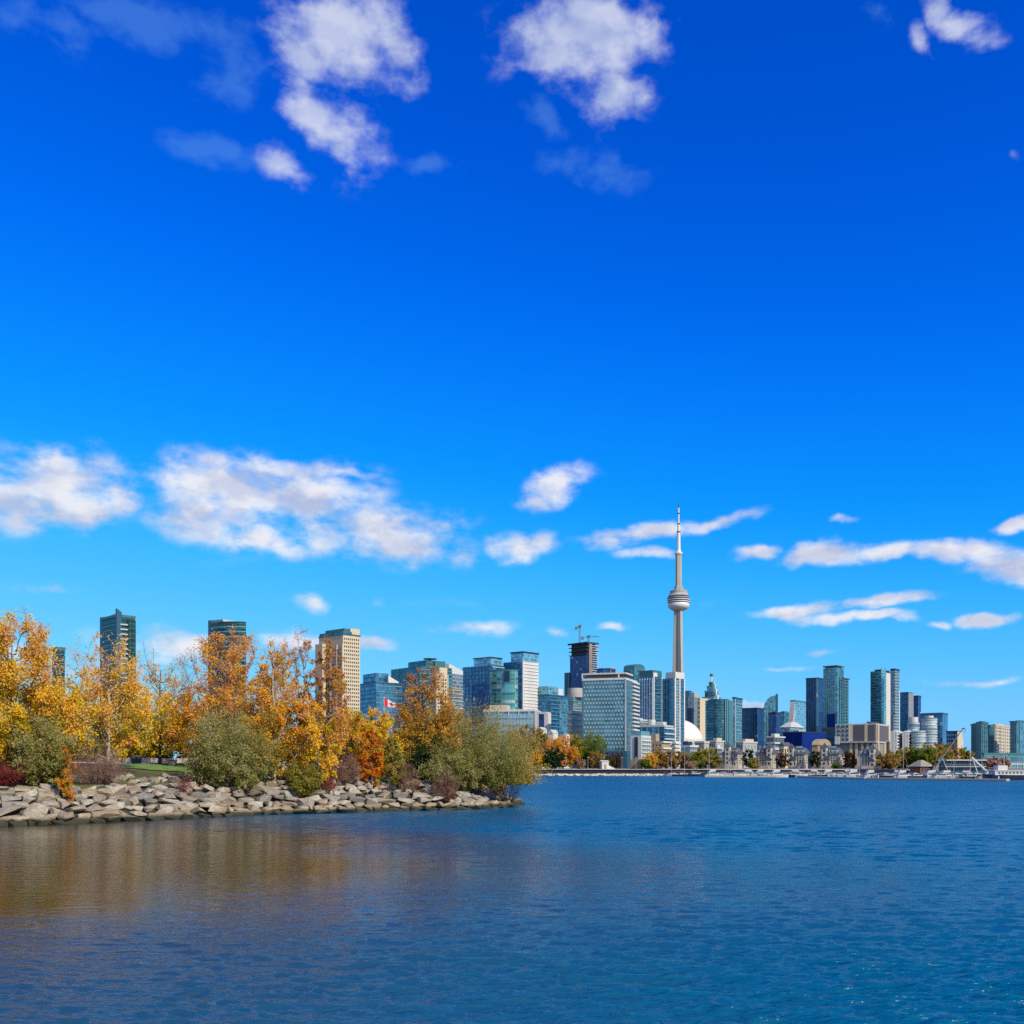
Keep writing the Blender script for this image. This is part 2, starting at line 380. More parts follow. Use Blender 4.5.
def strip(name, p, q, w, m, lift=0.05, n=24):
    """a path laid over the ground between p and q"""
    p, q = Vector(p), Vector(q); d = (q - p).normalized(); nrm = Vector((-d.y, d.x)); b = MB()
    for i in range(n + 1):
        c = p.lerp(q, i / n)
        for s in (-1, -.33, .33, 1):
            e = c + nrm * s * w / 2; b.v.append((e.x, e.y, ground_z(e.x, e.y) + lift))
    for i in range(n):
        for k in range(3): a = i * 4 + k; b.f.append((a, a + 4, a + 5, a + 1))
    o = b.obj(name, m); return tag(o, kind='structure')
M_path = mat('pale_path_gravel', (.50, .42, .34), .9, var=.25, scale=1.5)
M_lawn = mat('mown_lawn', (.12, .21, .03), .95, var=.35, scale=1.2)
strip('park_path', (xat(-60, 122), 122), (xat(520, 172), 172), 7, M_path, .16)
strip('park_lawn', (xat(100, 121), 121), (xat(204, 125), 125), 7, M_lawn, .10)

# ------------------------------------------------------------------ mainland, quay
GZ = 2.9
M_land = mat('mainland_ground', (.13, .12, .10), .95, var=.35, scale=.05)
MAIN = [(-5200, 560), (-420, 560), (-60, 500), (10, 498), (95, 486), (100, 520), (175, 520), (180, 470), (330, 400), (5200, 400), (5200, 9000), (-5200, 9000)]
b = MB(); b.prism(MAIN, -3, GZ); tag(b.obj('mainland_ground', M_land), kind='structure')
M_steel = mat('dark_sheet_piling', (.018, .018, .026), .6, var=.3)
M_conc = mat('pale_concrete', (.42, .40, .36), .85, var=.18, scale=.8)
M_rub = mat('pale_rubble', (.46, .42, .35), .9, var=.35, scale=.9)
def wall_line(name, pts, w, z0, z1, m):
    b = MB()
    for a, c in zip(pts[:-1], pts[1:]):
        a, c = Vector(a), Vector(c); d = (c - a).normalized(); n = Vector((-d.y, d.x)) * w / 2
        b.prism([tuple(a - n), tuple(c - n), tuple(c + n), tuple(a + n)], z0, z1)
    return b.obj(name, m)
# ------------------------------------------------------------------ the city
G_TEAL = facade('teal_glass_facade', (.10, .29, .38), (.06, .17, .21), 3.3, 2.2, .22, .10, metal=.65)
G_TEALD = facade('dark_teal_facade', (.030, .14, .20), (.04, .13, .165), 3.3, 2.4, .18, .08, metal=.6)
G_DARK = facade('darkest_teal_facade', (.010, .068, .078), (.016, .068, .074), 3.3, 2.4, .2, .1, metal=.55, var=.4, blind=.04)
G_BLUE = facade('blue_glass_facade', (.04, .19, .36), (.03, .12, .21), 3.6, 2.0, .2, .1, metal=.65)
G_BLUEL = facade('light_blue_facade', (.16, .40, .52), (.14, .34, .44), 3.6, 2.4, .2, .1, metal=.6)
G_NAVY = facade('navy_glass_facade', (.015, .06, .18), (.012, .05, .12), 3.6, 2.6, .14, .08, metal=.6, blind=.02)
G_GREEN = facade('green_glass_facade', (.08, .34, .36), (.20, .36, .36), 3.4, 3.0, .2, .07, metal=.6, blind=.15, blindcol=(.35, .5, .45))
G_WHITE = facade('white_tower_facade', (.16, .28, .34), (.48, .49, .48), 3.2, 2.6, .55, .25, metal=.3)
G_GREYG = facade('grey_glass_facade', (.12, .24, .30), (.24, .27, .28), 3.3, 2.4, .32, .14, metal=.5)
G_CREAM = facade('cream_tower_facade', (.10, .11, .11), (.62, .55, .40), 3.2, 3.0, .48, .42, metal=.05, blind=.05)
G_HOTEL = facade('hotel_glass_facade', (.085, .20, .245), (.09, .17, .19), 3.5, 3.4, .16, .08, metal=.6, var=.35, blind=.06, blindcol=(.16, .28, .33))
G_STONE = facade('stone_house_facade', (.06, .07, .09), (.44, .39, .32), 3.3, 2.6, .5, .52, metal=0, rough=.3, blind=.1)
G_CYL = facade('banded_glass_facade', (.26, .42, .48), (.44, .50, .52), 3.2, 1000, .38, 0, metal=.4)
M_white = mat('white_panel', (.52, .52, .50), .55, var=.06)
M_cream = mat('cream_stone', (.50, .42, .29), .8, var=.1)
M_grey = mat('grey_concrete', (.33, .33, .32), .85, var=.15, scale=.1)
M_dgrey = mat('dark_grey_metal', (.06, .065, .07), .6)
M_slate = mat('slate_roof', (.06, .07, .088), .7, var=.25, scale=.8)
M_brown = mat('brown_brick', (.30, .22, .15), .9, var=.15, scale=.4)
M_teal = mat('teal_metal', (.03, .13, .14), .4)
M_dblue = mat('dark_blue_panel', (.015, .075, .13), .35)
M_vblue = mat('vivid_blue_hoarding', (.001, .020, .15), .85, var=.2, scale=.1, spec=.15)
M_navyp = mat('navy_panel', (.008, .02, .07), .4)
M_win = mat('window_glass', (.03, .06, .08), .08, metal=.3)
M_winl = mat('pale_window_glass', (.28, .42, .46), .1, metal=.3)
M_red = mat('red_panel', (.35, .05, .04), .6)
M_slab = mat('balcony_concrete', (.38, .41, .41), .8, var=.1)
M_band = mat('pale_floor_band', (.40, .46, .48), .6)
M_slabt = mat('tinted_balcony_glass', (.10, .26, .31), .3)
M_slabw = mat('white_balcony', (.54, .55, .54), .7)

class Bld:
    """a block seen on its corner: left face spans xl..xm, right face xm..xr (picture columns at distance D)"""
    def __init__(s, name, label, xl, xm, xr, ytop, D, m, a=40, cat='building', group=None, body='wall', z0=GZ):
        a = R(a); s.D = D
        xc = xat(xm, D); kl = (xl - 512) / F; kr = (xr - 512) / F
        s.t = max(.5, (xc - kl * D) / (math.cos(a) + kl * math.sin(a)))
        assert math.sin(a) - kr * math.cos(a) > .08, (label, a)
        s.s = max(.5, (kr * D - xc) / (math.sin(a) - kr * math.cos(a)))
        s.z0 = z0; s.H = zat(ytop, D) - z0
        s.e = empty(name, label, cat, (xc, D, z0), math.pi / 2 - a, group)
        if m: s.box(body, 0, 1, 0, 1, 0, s.H, m)
    def z(s, py): return zat(py, s.D) - s.z0
    def box(s, name, fx0, fx1, fy0, fy1, z0, z1, m, o=0.0):
        b = MB(); b.box(fx0 * s.s - o, fx1 * s.s + o, fy0 * s.t - o, fy1 * s.t + o, z0, z1)
        return b.obj(name, m, s.e)
    def roof(s, py, m=None, fx=(.12, .88), fy=(.12, .88), name='penthouse'):
        return s.box(name, fx[0], fx[1], fy[0], fy[1], s.H, s.z(py), m or M_dgrey)
    def parapet(s, m, h=1.6, o=.35, name='parapet'):
        b = MB(); x1, y1 = s.s + o, s.t + o
        for q in ((-o, x1, -o, .3), (-o, x1, y1 - .3 - o, y1), (-o, .3, .3, y1 - .3 - o), (x1 - .3 - o, x1, .3, y1 - .3 - o)):
            b.box(*q, s.H - .6, s.H + h)
        return b.obj(name, m, s.e)
    def slabs(s, name, m, n, z0, z1, fx=(0, 1), fy=(0, 1), o=1.0, th=.5, sides='both'):
        """n equal floors of balconies / slab edges between heights z0, z1"""
        b = MB(); x0, x1, y0, y1 = fx[0] * s.s, fx[1] * s.s, fy[0] * s.t, fy[1] * s.t
        if sides in ('both', 'right'): b.box(x0 - (o if sides == 'both' else 0), x1, -o, -.02, 0, th)
        if sides in ('both', 'left'): b.box(-o, -.02, y0 if sides == 'left' else -.02, y1, 0, th)
        first = b.obj(name, m, s.e, (0, 0, z0))
        for i in range(1, n): dup(first, s.e, (0, 0, z0 + (z1 - z0) * i / max(1, n - 1)))
        return first
    def fins(s, name, m, side, fr, z0, z1, w=.8, o=.6):
        for f in fr:
            b = MB()
            if side == 'right': b.box(f * s.s - w / 2, f * s.s + w / 2, -o, -.02, z0, z1)
            else: b.box(-o, -.02, f * s.t - w / 2, f * s.t + w / 2, z0, z1)
            b.obj(name, m, s.e)
    def windows(s, side, cols, rows, z0, z1, f0=.04, f1=.96, wf=.55, hf=.55, m=None, o=.06, cap=100, name='window', stag=0.0):
        """individual windows; the ones beyond the cap become one 'stuff' part"""
        m = m or M_win; L = s.s if side == 'right' else s.t
        cw = L * (f1 - f0) / cols; ch = (z1 - z0) / rows; me = None; rest = MB(); k = 0
        for j in range(rows - 1, -1, -1):
            for i in range(cols):
                u = L * f0 + cw * (i + (1 - wf) / 2 + stag * (j % 2 - .5)); w = z0 + ch * (j + (1 - hf) / 2); k += 1
                q = (0, cw * wf, -o, .3, 0, ch * hf) if side == 'right' else (-o, .3, 0, cw * wf, 0, ch * hf)
                at = (u, 0, w) if side == 'right' else (0, u, w)
                if k <= cap:
                    if me is None: b = MB(); b.box(*q); me = b.obj(name, m, s.e, at).data
                    else: link(name, me, s.e, at)
                else: rest.box(q[0]+at[0], q[1]+at[0], q[2]+at[1], q[3]+at[1], q[4]+at[2], q[5]+at[2])
        if rest.v: tag(rest.obj('far_windows', m, s.e), kind='stuff')

# --- far left, behind the trees: two green glass point towers and a sliver of a third
B = Bld('condo_tower', 'dark teal sliver of a tower between the yellow tree and the next tree', 52, 58, 65, 649, 760, G_DARK)
B.parapet(M_teal); B.slabs('balcony', M_slabt, 20, 20, B.H - 4, fx=(.1, .9), o=.9, sides='right')
B = Bld('condo_tower', 'dark green glass tower with a pointed fin on its corner, leftmost tall tower', 102, 117.5, 135, 616, 700, G_DARK, a=44)
B.box('side_wall', 0, 1, 1.002, 1.14, 0, B.z(613.5), M_dblue)
b = MB(); b.prism([(2, .3 * B.t), (B.s * .8, .3 * B.t), (B.s * .8, B.t), (2, B.t)], B.H, [B.z(612), B.z(613), B.z(614), B.z(614)]); b.obj('penthouse', M_white, B.e)
b = MB(); b.prism([(-.9, -.9), (2.6, -.9), (2.6, 1), (-.9, 1)], 0, [B.z(608.5), B.z(612), B.z(612), B.z(609)]); b.obj('corner_fin', M_dblue, B.e)
B.parapet(M_teal, 1.2)
B.slabs('balcony', M_slab, 28, 8, B.H - 6, fx=(.12, .55), o=1.3, sides='right', th=.9)
B.slabs('slab_edge', M_slabt, 28, 8, B.H - 6, fy=(.1, .9), o=.5, sides='left')
B.box('glass_wing', .58, 1.0, -.05, -.002, 0, B.H - 2, G_DARK)
B.box('white_corner', 1.001, 1.03, -.02, .12, 10, B.H - 1, M_slab)
B = Bld('condo_tower', 'dark green glass tower with a bowed front under a white penthouse band', 210.5, 226, 246, 619.8, 720, None, a=48)
b = MB(); s_, t_ = B.s, B.t; arc = []
for i in range(15):
    th = math.pi * (1.0 + .5 * i / 14); arc.append((s_ * (1 + math.cos(th)), t_ * (1 + math.sin(th)) ))
prof = [(s_, t_)] + [(0, t_)] + arc[1:-1] + [(s_, 0)]
b.prism(prof, 0, B.H); b.obj('curved_wall', G_DARK, B.e)
cx_ = [(x * 1.0 - .0, y) for x, y in prof]
def scaled(pts, k):
    mx = sum(p[0] for p in pts) / len(pts); my = sum(p[1] for p in pts) / len(pts)
    return [(mx + (p[0] - mx) * k, my + (p[1] - my) * k) for p in pts]
b = MB(); b.prism(scaled(prof, 1.045), 0, .7); f0 = b.obj('balcony', M_slabt, B.e, (0, 0, 10))
for i in range(1, 27): dup(f0, B.e, (0, 0, 10 + i * (B.H - 14) / 26))
B.box('side_wall', 0, .8, 1.003, 1.16, 0, B.z(616.5), M_dblue)
b = MB(); b.prism([(B.s*.12, B.t*.35), (B.s*.85, B.t*.35), (B.s*.85, B.t), (B.s*.12, B.t)], B.H, [B.z(617.6), B.z(618.4), B.z(617.2), B.z(616.4)]); b.obj('penthouse', M_slab, B.e)
# --- cream stone tower
B = Bld('stone_tower', 'cream stepped stone tower with a grid of small windows, left side in shade', 319, 343, 360, 634, 800, M_cream, a=42)
B.windows('right', 8, 32, 6, B.H - 2, wf=.55, hf=.5); B.windows('left', 9, 32, 6, B.z(648), wf=.72, hf=.66)
b = MB(); b.box(-.4, B.s * .5, -.5, B.t * .96, B.H, B.z(631)); b.obj('upper_storey', G_TEALD, B.e)
B.box('roof_block', .1, .75, .02, .8, B.z(631), B.z(628), M_teal)
B.box('lift_tower', .42, .96, -.01, .35, B.H, B.z(627.5), M_cream)
B.fins('pier', M_cream, 'left', (0.02, .25, .5, .75, .98), 0, B.z(644), 1.3, .7)
B.box('left_bay', -.22, -.01, .70, 1.0, 0, B.z(642), M_cream)
B.parapet(M_teal, .6)
# --- blue office block and its higher neighbours behind the flag
B = Bld('office_block', 'low dark blue office block with a white slanted roof slab behind the flag', 357, 376, 402, 682.5, 860, G_BLUE, a=55)
B.parapet(M_dblue, .6); B.roof(672.5, G_BLUE, (.05, .55), (.1, .75), 'upper_storeys')
b = MB(); b.prism([(B.s*.45, -1), (B.s*.85, -1), (B.s*.85, B.t*.5), (B.s*.45, B.t*.5)], B.H + .3, [B.z(675), B.z(681), B.z(681), B.z(675)]); b.obj('slanted_roof', M_white, B.e)
B.slabs('slab_edge', M_slabt, 14, 6, B.H - 3, o=.4)
B = Bld('stepped_tower', 'broad stepped tower in dark glass with a helipad on its top', 391, 420, 452, 666, 900, G_TEALD, a=50)
B.roof(659.5, G_TEALD, (.2, .8), (.02, .62), 'upper_storeys'); B.box('upper_glass_box', .45, .75, -.02, .3, B.H, B.z(660.5), M_teal)
b = MB(); b.cyl(B.s * .5, B.t * .2, 1.2, B.z(659.5), B.z(657.3), 8); b.obj('helipad_stem', M_dgrey, B.e)
b = MB(); b.cyl(B.s * .5, B.t * .2, 6.0, B.z(657.3), B.z(656.4), 20); b.obj('helipad', M_dgrey, B.e)
B.slabs('slab_edge', M_slabt, 24, 8, B.H - 3, o=.4)
B = Bld('stone_tower', 'slim cream tower with rows of dark balconies between stone piers right of the reddish tree', 430, 436, 448, 674, 850, M_cream, a=45)
B.windows('right', 4, 24, 6, B.H - 3, .1, .9, .6, .55); B.windows('left', 2, 24, 6, B.H - 3, .1, .9, .6, .5)
B.box('stone_top', .3, .95, 0.02, .9, B.H, B.z(667), M_cream); B.fins('pier', M_cream, 'right', (.05, .36, .66, .97), 0, B.H, .8, .5)
B = Bld('condo_tower', 'pale tower with a white slanted roof beside the twin blue towers', 446, 449, 463, 673, 940, G_GREYG, a=30)
b = MB(); b.prism([(0, 0), (B.s, 0), (B.s, B.t*2.4), (0, B.t*2.4)], B.H, [B.z(663.5), B.z(669), B.z(669), B.z(663.5)]); b.obj('slanted_roof', M_white, B.e)
B.slabs('balcony', M_slabw, 20, 8, B.z(690), fx=(.1, .95), o=1.2, sides='right')
# --- twin blue-and-white towers
B = Bld('condo_tower', 'broad blue glass tower with a flat penthouse, left of the white twin', 462.5, 492, 504, 665, 1000, G_BLUE, a=40)
B.roof(657.5, G_BLUEL, (.03, .95), (.05, .62)); b = MB(); b.box(-.4, B.s*.96, B.t*.03, B.t*.64, B.z(657.5), B.z(656.6)); b.obj('penthouse_roof', M_navyp, B.e)
B.fins('mullion', M_dblue, 'left', [i / 9 for i in range(1, 9)], 0, B.H, .9, .4)
B.box('lower_block', -.04, -.002, .08, .62, 0, B.z(683), G_NAVY); B.slabs('slab_edge', M_slabw, 26, 8, B.H - 2, o=.8, sides='right')
B = Bld('condo_tower', 'bowed green glass tower in front of the blue and white towers', 490, 506, 517.8, 670.5, 930, None, a=48)
s_, t_ = B.s, B.t; prof = [(s_, t_), (0, t_)] + [(s_ * (1 + math.cos(math.pi * (1 + .5 * i / 12))), t_ * (1 + math.sin(math.pi * (1 + .5 * i / 12)))) for i in range(1, 12)] + [(s_, 0)]
b = MB(); b.prism(prof, 0, B.H); b.obj('curved_wall', G_GREEN, B.e)
b = MB(); b.prism(scaled(prof, 1.04), 0, .6); f0 = b.obj('slab_edge', M_slabt, B.e, (0, 0, 6))
for i in range(1, 24): dup(f0, B.e, (0, 0, 6 + i * (B.H - 8) / 23))
b = MB(); b.prism(scaled(prof, 1.02), B.H, B.H + 1.6); b.obj('parapet', M_teal, B.e)
b = MB(); b.box(s_ * .22, s_ * .30, -1, t_ * .3, B.z(681), B.H); b.obj('dark_slot', M_dblue, B.e)
B = Bld('condo_tower', 'tall white balconied tower with a blue glass penthouse, highest of the left cluster', 503.5, 522.5, 538.6, 661, 1010, G_WHITE, a=40)
B.box('glass_face', -.03, -.002, .04, .98, 0, B.z(661.5), G_BLUE)
B.roof(652.5, G_BLUEL, (.02, .98), (-.01, .62)); b = MB(); b.box(-.3, B.s, -1, B.t*.64, B.z(652.5), B.z(651.2)); b.obj('penthouse_roof', M_navyp, B.e)
B.slabs('balcony', M_slabw, 30, 8, B.H - 3, fx=(.06, .97), o=.6, sides='right', th=1.3)
B.box('corner_pier', -.012, .05, -.03, -.002, 0, B.H, M_white)
# --- low wide terminal block
B = Bld('office_block', 'long low grey-green glass office block in front of the blue tower', 484, 534.5, 538.5, 710.5, 720, G_GREYG, a=12)
B.parapet(M_white, .9, .5); B.windows('left', 14, 3, B.H - 15, B.H - 1.5, .02, .97, .86, .7, M_winl); B.box('end_wall', -.0, .9, -.07, -.005, 0, B.H, M_white)
B.box('roof_unit', .1, .8, .55, .9, B.H, B.z(704.5), M_cream); B.box('red_roof_unit', .2, .7, .905, .98, B.H, B.z(705.5), M_red)
b = MB()
for i in range(5): b.box(-.6, -.05, B.t * (.1 + .2 * i), B.t * (.1 + .2 * i) + .5, B.H - 3.5, B.H + 1.4)
b.obj('roof_brackets', M_white, B.e)
B = Bld('office_block', 'small dark glass block in a white frame beside the low wide block', 537.5, 546, 549, 713, 700, G_NAVY, a=25)
B.parapet(M_white, .8, .4); B.box('white_frame', -.06, -.005, -.0, .2, 0, B.H, M_white); B.box('white_frame', -.06, -.005, .85, 1.0, 0, B.H, M_white); B.box('end_wall', 0, 1, -.25, -.01, 0, B.H + .4, M_white)
for (x0, xm, x1, yt, yr, lb) in ((536.5, 542, 547, 730, 727, 'white gabled hall peeking over the shore trees, left of two'), (548, 553, 558, 733, 729.5, 'smaller white gabled hall peeking over the shore trees, right of two')):
    B = Bld('gabled_hall', lb, x0, xm, x1, yt, 600, M_white, a=35)
    b = MB(); b.gable(0, B.s, 0, B.t, B.H, B.z(yr), 'x', .3); b.obj('roof', M_slab, B.e); B.windows('right', 3, 2, 4, B.H - 3, m=M_win); B.windows('left', 2, 2, 4, B.H - 3, m=M_win)
B = Bld('plant_room', 'small pale roof hut with a sloping top right of the white halls', 559.5, 564, 570, 734, 610, M_white, a=40)
b = MB(); b.prism([(0, 0), (B.s, 0), (B.s, B.t), (0, B.t)], B.H, [B.z(732), B.z(735), B.z(735), B.z(732)]); b.obj('roof', M_slabt, B.e)
# --- dark blue slab and neighbours
B = Bld('condo_tower', 'blue tower with green glass balconies left of the unfinished tower', 537.5, 549, 567.5, 695, 1020, G_BLUE, a=36)
B.roof(686, G_BLUEL, (.0, .55), (.1, .9)); B.slabs('balcony', M_slabt, 18, 6, B.H - 2, fx=(.03, .5), o=1.2, sides='right'); B.box('glass_wing', .52, 1, -.06, -.005, 0, B.H - 4, G_TEAL)
B.box('white_roof_unit', .56, .8, .1, .5, B.H, B.z(687.5), M_white); B.parapet(M_dblue, .8)
# --- unfinished tower with cranes
M_pile = mat('raw_core_concrete', (.20, .18, .165), .9, var=.2, scale=.1); M_bare = mat('bare_floor_concrete', (.030, .040, .055), .8)
UT = Bld('unfinished_tower', 'dark unfinished tower with bare upper floors and construction cranes on top', 570, 586.8, 597, 655, 1500, G_NAVY, a=48)
B = UT
b = MB(); b.box(1.5, B.s - 1.5, 1.5, B.t - 1.5, B.H, B.z(643.5)); b.obj('bare_core', M_bare, B.e)
B.box('concrete_core', .15, .45, -.05, -.004, 10, B.z(642.5), M_pile)
for i in range(26):
    z = B.z(700) + (B.z(643) - B.z(700)) * i / 25
    if i == 0:
        b = MB(); b.box(B.s * .48, B.s + 1.6, -1.6, -.05, 0, .9); b.box(B.s + .02, B.s + 1.6, -.03, B.t, 0, .9); f0 = b.obj('floor_slab', M_slab, B.e, (0, 0, z))
    else: dup(f0, B.e, (0, 0, z))
for i in range(4):
    b = MB(); b.box(-1.5, B.s + 1.5, -1.5, B.t + 1.5, 0, 1.0); b.obj('bare_floor', M_bare, B.e, (0, 0, B.z(654.5) + (B.z(643) - B.z(654.5)) * i / 3.0))
b = MB(); b.box(-2, -.05, -2, B.t + 3, B.z(643.4), B.z(641.8)); b.box(-2, B.s + 2, -2, -.05, B.z(643.4), B.z(641.8)); b.obj('safety_screen', M_bare, B.e)
B.box('left_wing', -.1, .4, 1.01, 1.28, 0, B.z(671), M_dblue)
M_crane = mat('crane_steel', (.10, .12, .14), .5)
def tower_crane(label, px, ybase, ytop, D, jl, jr, jib_tilt, az=0.0):
    e = empty('tower_crane', label, 'crane', P(px, ybase, D)); h = zat(ytop, D) - zat(ybase, D)
    b = MB()
    for sx in (-1, 1):
        for sy in (-1, 1): b.bar((sx, sy, 0), (sx, sy, h), .35, 4)
    n = int(h / 3)
    for i in range(n): b.bar((-1, -1, h * i / n), (1, -1, h * (i + 1) / n), .2, 4); b.bar((-1, 1, h * (i + 1) / n), (1, 1, h * i / n), .2, 4)
    b.obj('mast', M_crane, e)
    b = MB(); b.box(-2.2, 2.2, -1.8, 1.8, h - 3, h); b.obj('cab', M_dgrey, e)
    b = MB(); top = Vector((jr * math.cos(jib_tilt), 0, h - 3 + jr * math.sin(jib_tilt)))
    b.bar((0, -.8, h - 2), top + Vector((0, 0, .2)), .4, 4); b.bar((0, .8, h - 2), top, .4, 4); b.bar((0, 0, h), top + Vector((0, 0, .6)), .3, 4); b.obj('jib', M_crane, e)
    b = MB(); b.bar((0, 0, h - 2), (-jl, 0, h - 3), .5, 4); b.box(-jl - 2, -jl + 2, -1.2, 1.2, h - 6, h - 2); b.obj('counter_jib', M_crane, e); e.rotation_euler.z = az
tower_crane('taller crane mast on the unfinished tower, cab at its top', 579.6, 642.5, 625.5, 1505, 5, 6, 1.1)
tower_crane('shorter crane on the unfinished tower with its jib reaching right', 588.5, 642.5, 635.5, 1505, 9, 16, .06)
B = Bld('condo_tower', 'grey drum-topped tower below the unfinished tower', 567, 573, 582, 697, 1150, G_GREYG, a=40)
b = MB(); b.cyl(B.s * .6, B.t * .5, B.s * .52, B.H, B.z(687.7), 28); b.obj('drum', M_grey, B.e); B.slabs('slab_edge', M_slabt, 14, 40, B.H - 2, o=.8)
B = Bld('apartment_block', 'white balconied block left of the big hotel', 567.5, 571.5, 583, 711.5, 680, G_WHITE, a=30)
B.slabs('balcony', M_slabw, 9, 5, B.H - 1.5, fx=(0, 1), o=1.4, th=.9); B.parapet(M_white, .8)
# --- the big glass hotel
HT = Bld('glass_hotel', 'large blue-green glass hotel with chequered panes and a white roof frame', 582.5, 625.6, 637, 678.6, 640, G_HOTEL, a=20)
B = HT
B.windows('left', 13, 17, 12, B.H - 1, .03, .97, .55, .5, M_winl, .12, stag=.5)
B.slabs('balcony', M_slabw, 17, 14, B.H - 1.5, fx=(.55, 1.06), o=1.3, sides='right', th=1.0)
B.parapet(M_white, .7, .3)
b = MB()
zt, zb = B.z(672.3), B.H
b.box(-.4, B.s * .6, -.4, B.t + .5, zt - .9, zt); b.box(-.4, .4, B.t - .3, B.t + .5, zb + .7, zt - .9); b.box(-.4, .4, 4, 4.8, zb + .7, zt - .9); b.obj('roof_frame', M_white, B.e)
B.box('penthouse', .12, .6, .12, .95, B.H, zt - .95, M_grey)
B.box('pale_corner_strip', -.02, .0, -.012, .012, 10, B.H, M_slab)
B.box('podium', -.06, 1.05, -.05, .72, 0, B.z(751), M_dblue)
for i in range(7): B.box('podium_column', -.085, -.065, .02 + .11 * i, .035 + .11 * i, 0, B.z(751), M_dgrey)
B = Bld('apartment_tower', 'dark tower with a red roof edge behind the hotel roof', 597, 603, 615.5, 668.5, 1450, G_NAVY, a=40); B.box('red_roof_edge', .55, 1.01, -.01, 1.01, B.H, B.z(667), M_red); B.parapet(M_navyp, .5)
# --- green-topped pair of condos and the white-crowned one
B = Bld('condo_tower', 'dark glass tower with a rounded green top right of the hotel', 623.5, 634, 645, 669, 1300, G_TEALD, a=45)
s_, t_ = B.s, B.t
b = MB(); n = 8
vs = []
for i in range(n + 1):
    th = math.pi * i / n; x = s_ / 2 - s_ / 2 * math.cos(th) ; z = B.H + (B.z(663.5) - B.H) * math.sin(th) ** .6
    vs += [(x, 0, z), (x, t_, z)]
b.v = vs; b.f = [(2*i, 2*i+2, 2*i+3, 2*i+1) for i in range(n)] + [tuple(range(0, 2*n+2, 2))[::-1], tuple(range(1, 2*n+3, 2)), (0, 1, 2*n+1, 2*n)]
b.obj('rounded_roof', M_teal, B.e); B.fins('mullion', M_slabt, 'left', [.2, .4, .6, .8], 0, B.H, .8, .4); B.slabs('slab_edge', M_slabt, 20, 20, B.H, o=.4, sides='right')
B = Bld('condo_tower', 'dark blue condo striped with thin white piers under a green crown', 637.5, 653, 662, 676.5, 1150, G_BLUE, a=44)
B.fins('white_pier', M_slabw, 'left', [.03, .2, .36, .52, .68, .84], 0, B.z(678), .8, .7); B.fins('white_pier', M_slabw, 'right', [.05, .95], 0, B.H, 1.5, .9)
B.slabs('balcony', M_slabt, 22, 10, B.H - 2, fx=(.12, .88), o=.9, sides='right'); B.box('crown', .0, 1, .02, .9, B.H, B.z(670), M_teal); B.box('lift_tower', .02, .45, -.02, .2, B.H, B.z(672.5), M_white)
B = Bld('condo_tower', 'slim condo with a white crown and bright right side in front of the tall spire', 662.3, 674.3, 684.3, 678, 1150, G_BLUE, a=44)
B.box('white_crown', .1, 1, -.01, .8, B.H, B.z(671.7), M_white); B.fins('white_pier', M_slabw, 'right', [.04, .5, .96], 0, B.H, 1.9, .9); B.fins('pier', M_slabt, 'left', [.1, .35, .6, .85], 0, B.H, .7, .5)
B.box('bright_side', .06, .48, -.02, -.003, 0, B.H - 2, G_GREYG); B.slabs('balcony', M_slabt, 22, 10, B.H - 2, fx=(.56, .9), o=.9, sides='right')
# --- the tall concrete spire tower
D = 2140
CT = empty('observation_tower', 'tall slender concrete spire with a round pod high up, by far the tallest building', 'tower', (xat(678.6, D), D, GZ))
def yz(py): return zat(py, D) - GZ
def ysec(core, leg, w, rot=R(-64)):
    pts = []
    for k in range(3):
        a = rot + k * 2 * math.pi / 3; ca, sa = math.cos(a), math.sin(a)
        for (r, q) in ((leg, -w / 2), (leg, w / 2)): pts.append((r * ca - q * sa, r * sa + q * ca))
        a2 = a + math.pi / 3; pts.append((core * math.cos(a2), core * math.sin(a2)))
    return pts
M_ct = mat('tower_concrete', (.36, .34, .30), .85, var=.08, scale=.03)
M_ctw = mat('tower_white_steel', (.56, .56, .56), .5, var=.05)
M_ctd = mat('tower_dark_glass', (.03, .05, .07), .2)
levels = [(770, 9, 27, 7.0), (740, 8.3, 19.5, 6.6), (710, 7.6, 15.5, 6.2), (680, 7.0, 13.2, 5.8), (650, 6.5, 11.4, 5.4), (630, 6.2, 10.4, 5.2), (608, 6.0, 9.6, 5.0)]
b = MB(); n = 9
for (py, c, l, w) in levels: b.v += [(x, y, yz(py)) for x, y in ysec(c, l, w)]
for k in range(len(levels) - 1): b.f += [(k*n+i, k*n+(i+1) % n, (k+1)*n+(i+1) % n, (k+1)*n+i) for i in range(n)]
b.f += [tuple(range(n-1, -1, -1)), tuple(range((len(levels)-1)*n, len(levels)*n))]
b.obj('shaft', M_ct, CT)
px = D / F
b = MB()
for k in range(3):
    a = R(-64) + math.pi / 3 + k * 2 * math.pi / 3
    b.bar((9.0 * math.cos(a), 9.0 * math.sin(a), 0), (6.05 * math.cos(a), 6.05 * math.sin(a), yz(610)), 1.3, 4, .8)
b.obj('lift_shaft_glass', M_ctd, CT)
b = MB(); b.lathe([(5.5*px, yz(610.6)), (8.2*px, yz(609.2)), (10.2*px, yz(607.6)), (10.8*px, yz(605.6)), (10.5*px, yz(603.8)), (9.6*px, yz(603.0))], 40); b.obj('radome', M_ctw, CT, smooth=True)
b = MB(); b.lathe([(9.5*px, yz(603)), (10.7*px, yz(602.5)), (10.9*px, yz(597)), (10.2*px, yz(595.8)), (8.5*px, yz(595.2))], 40); b.obj('pod', M_ctd, CT)
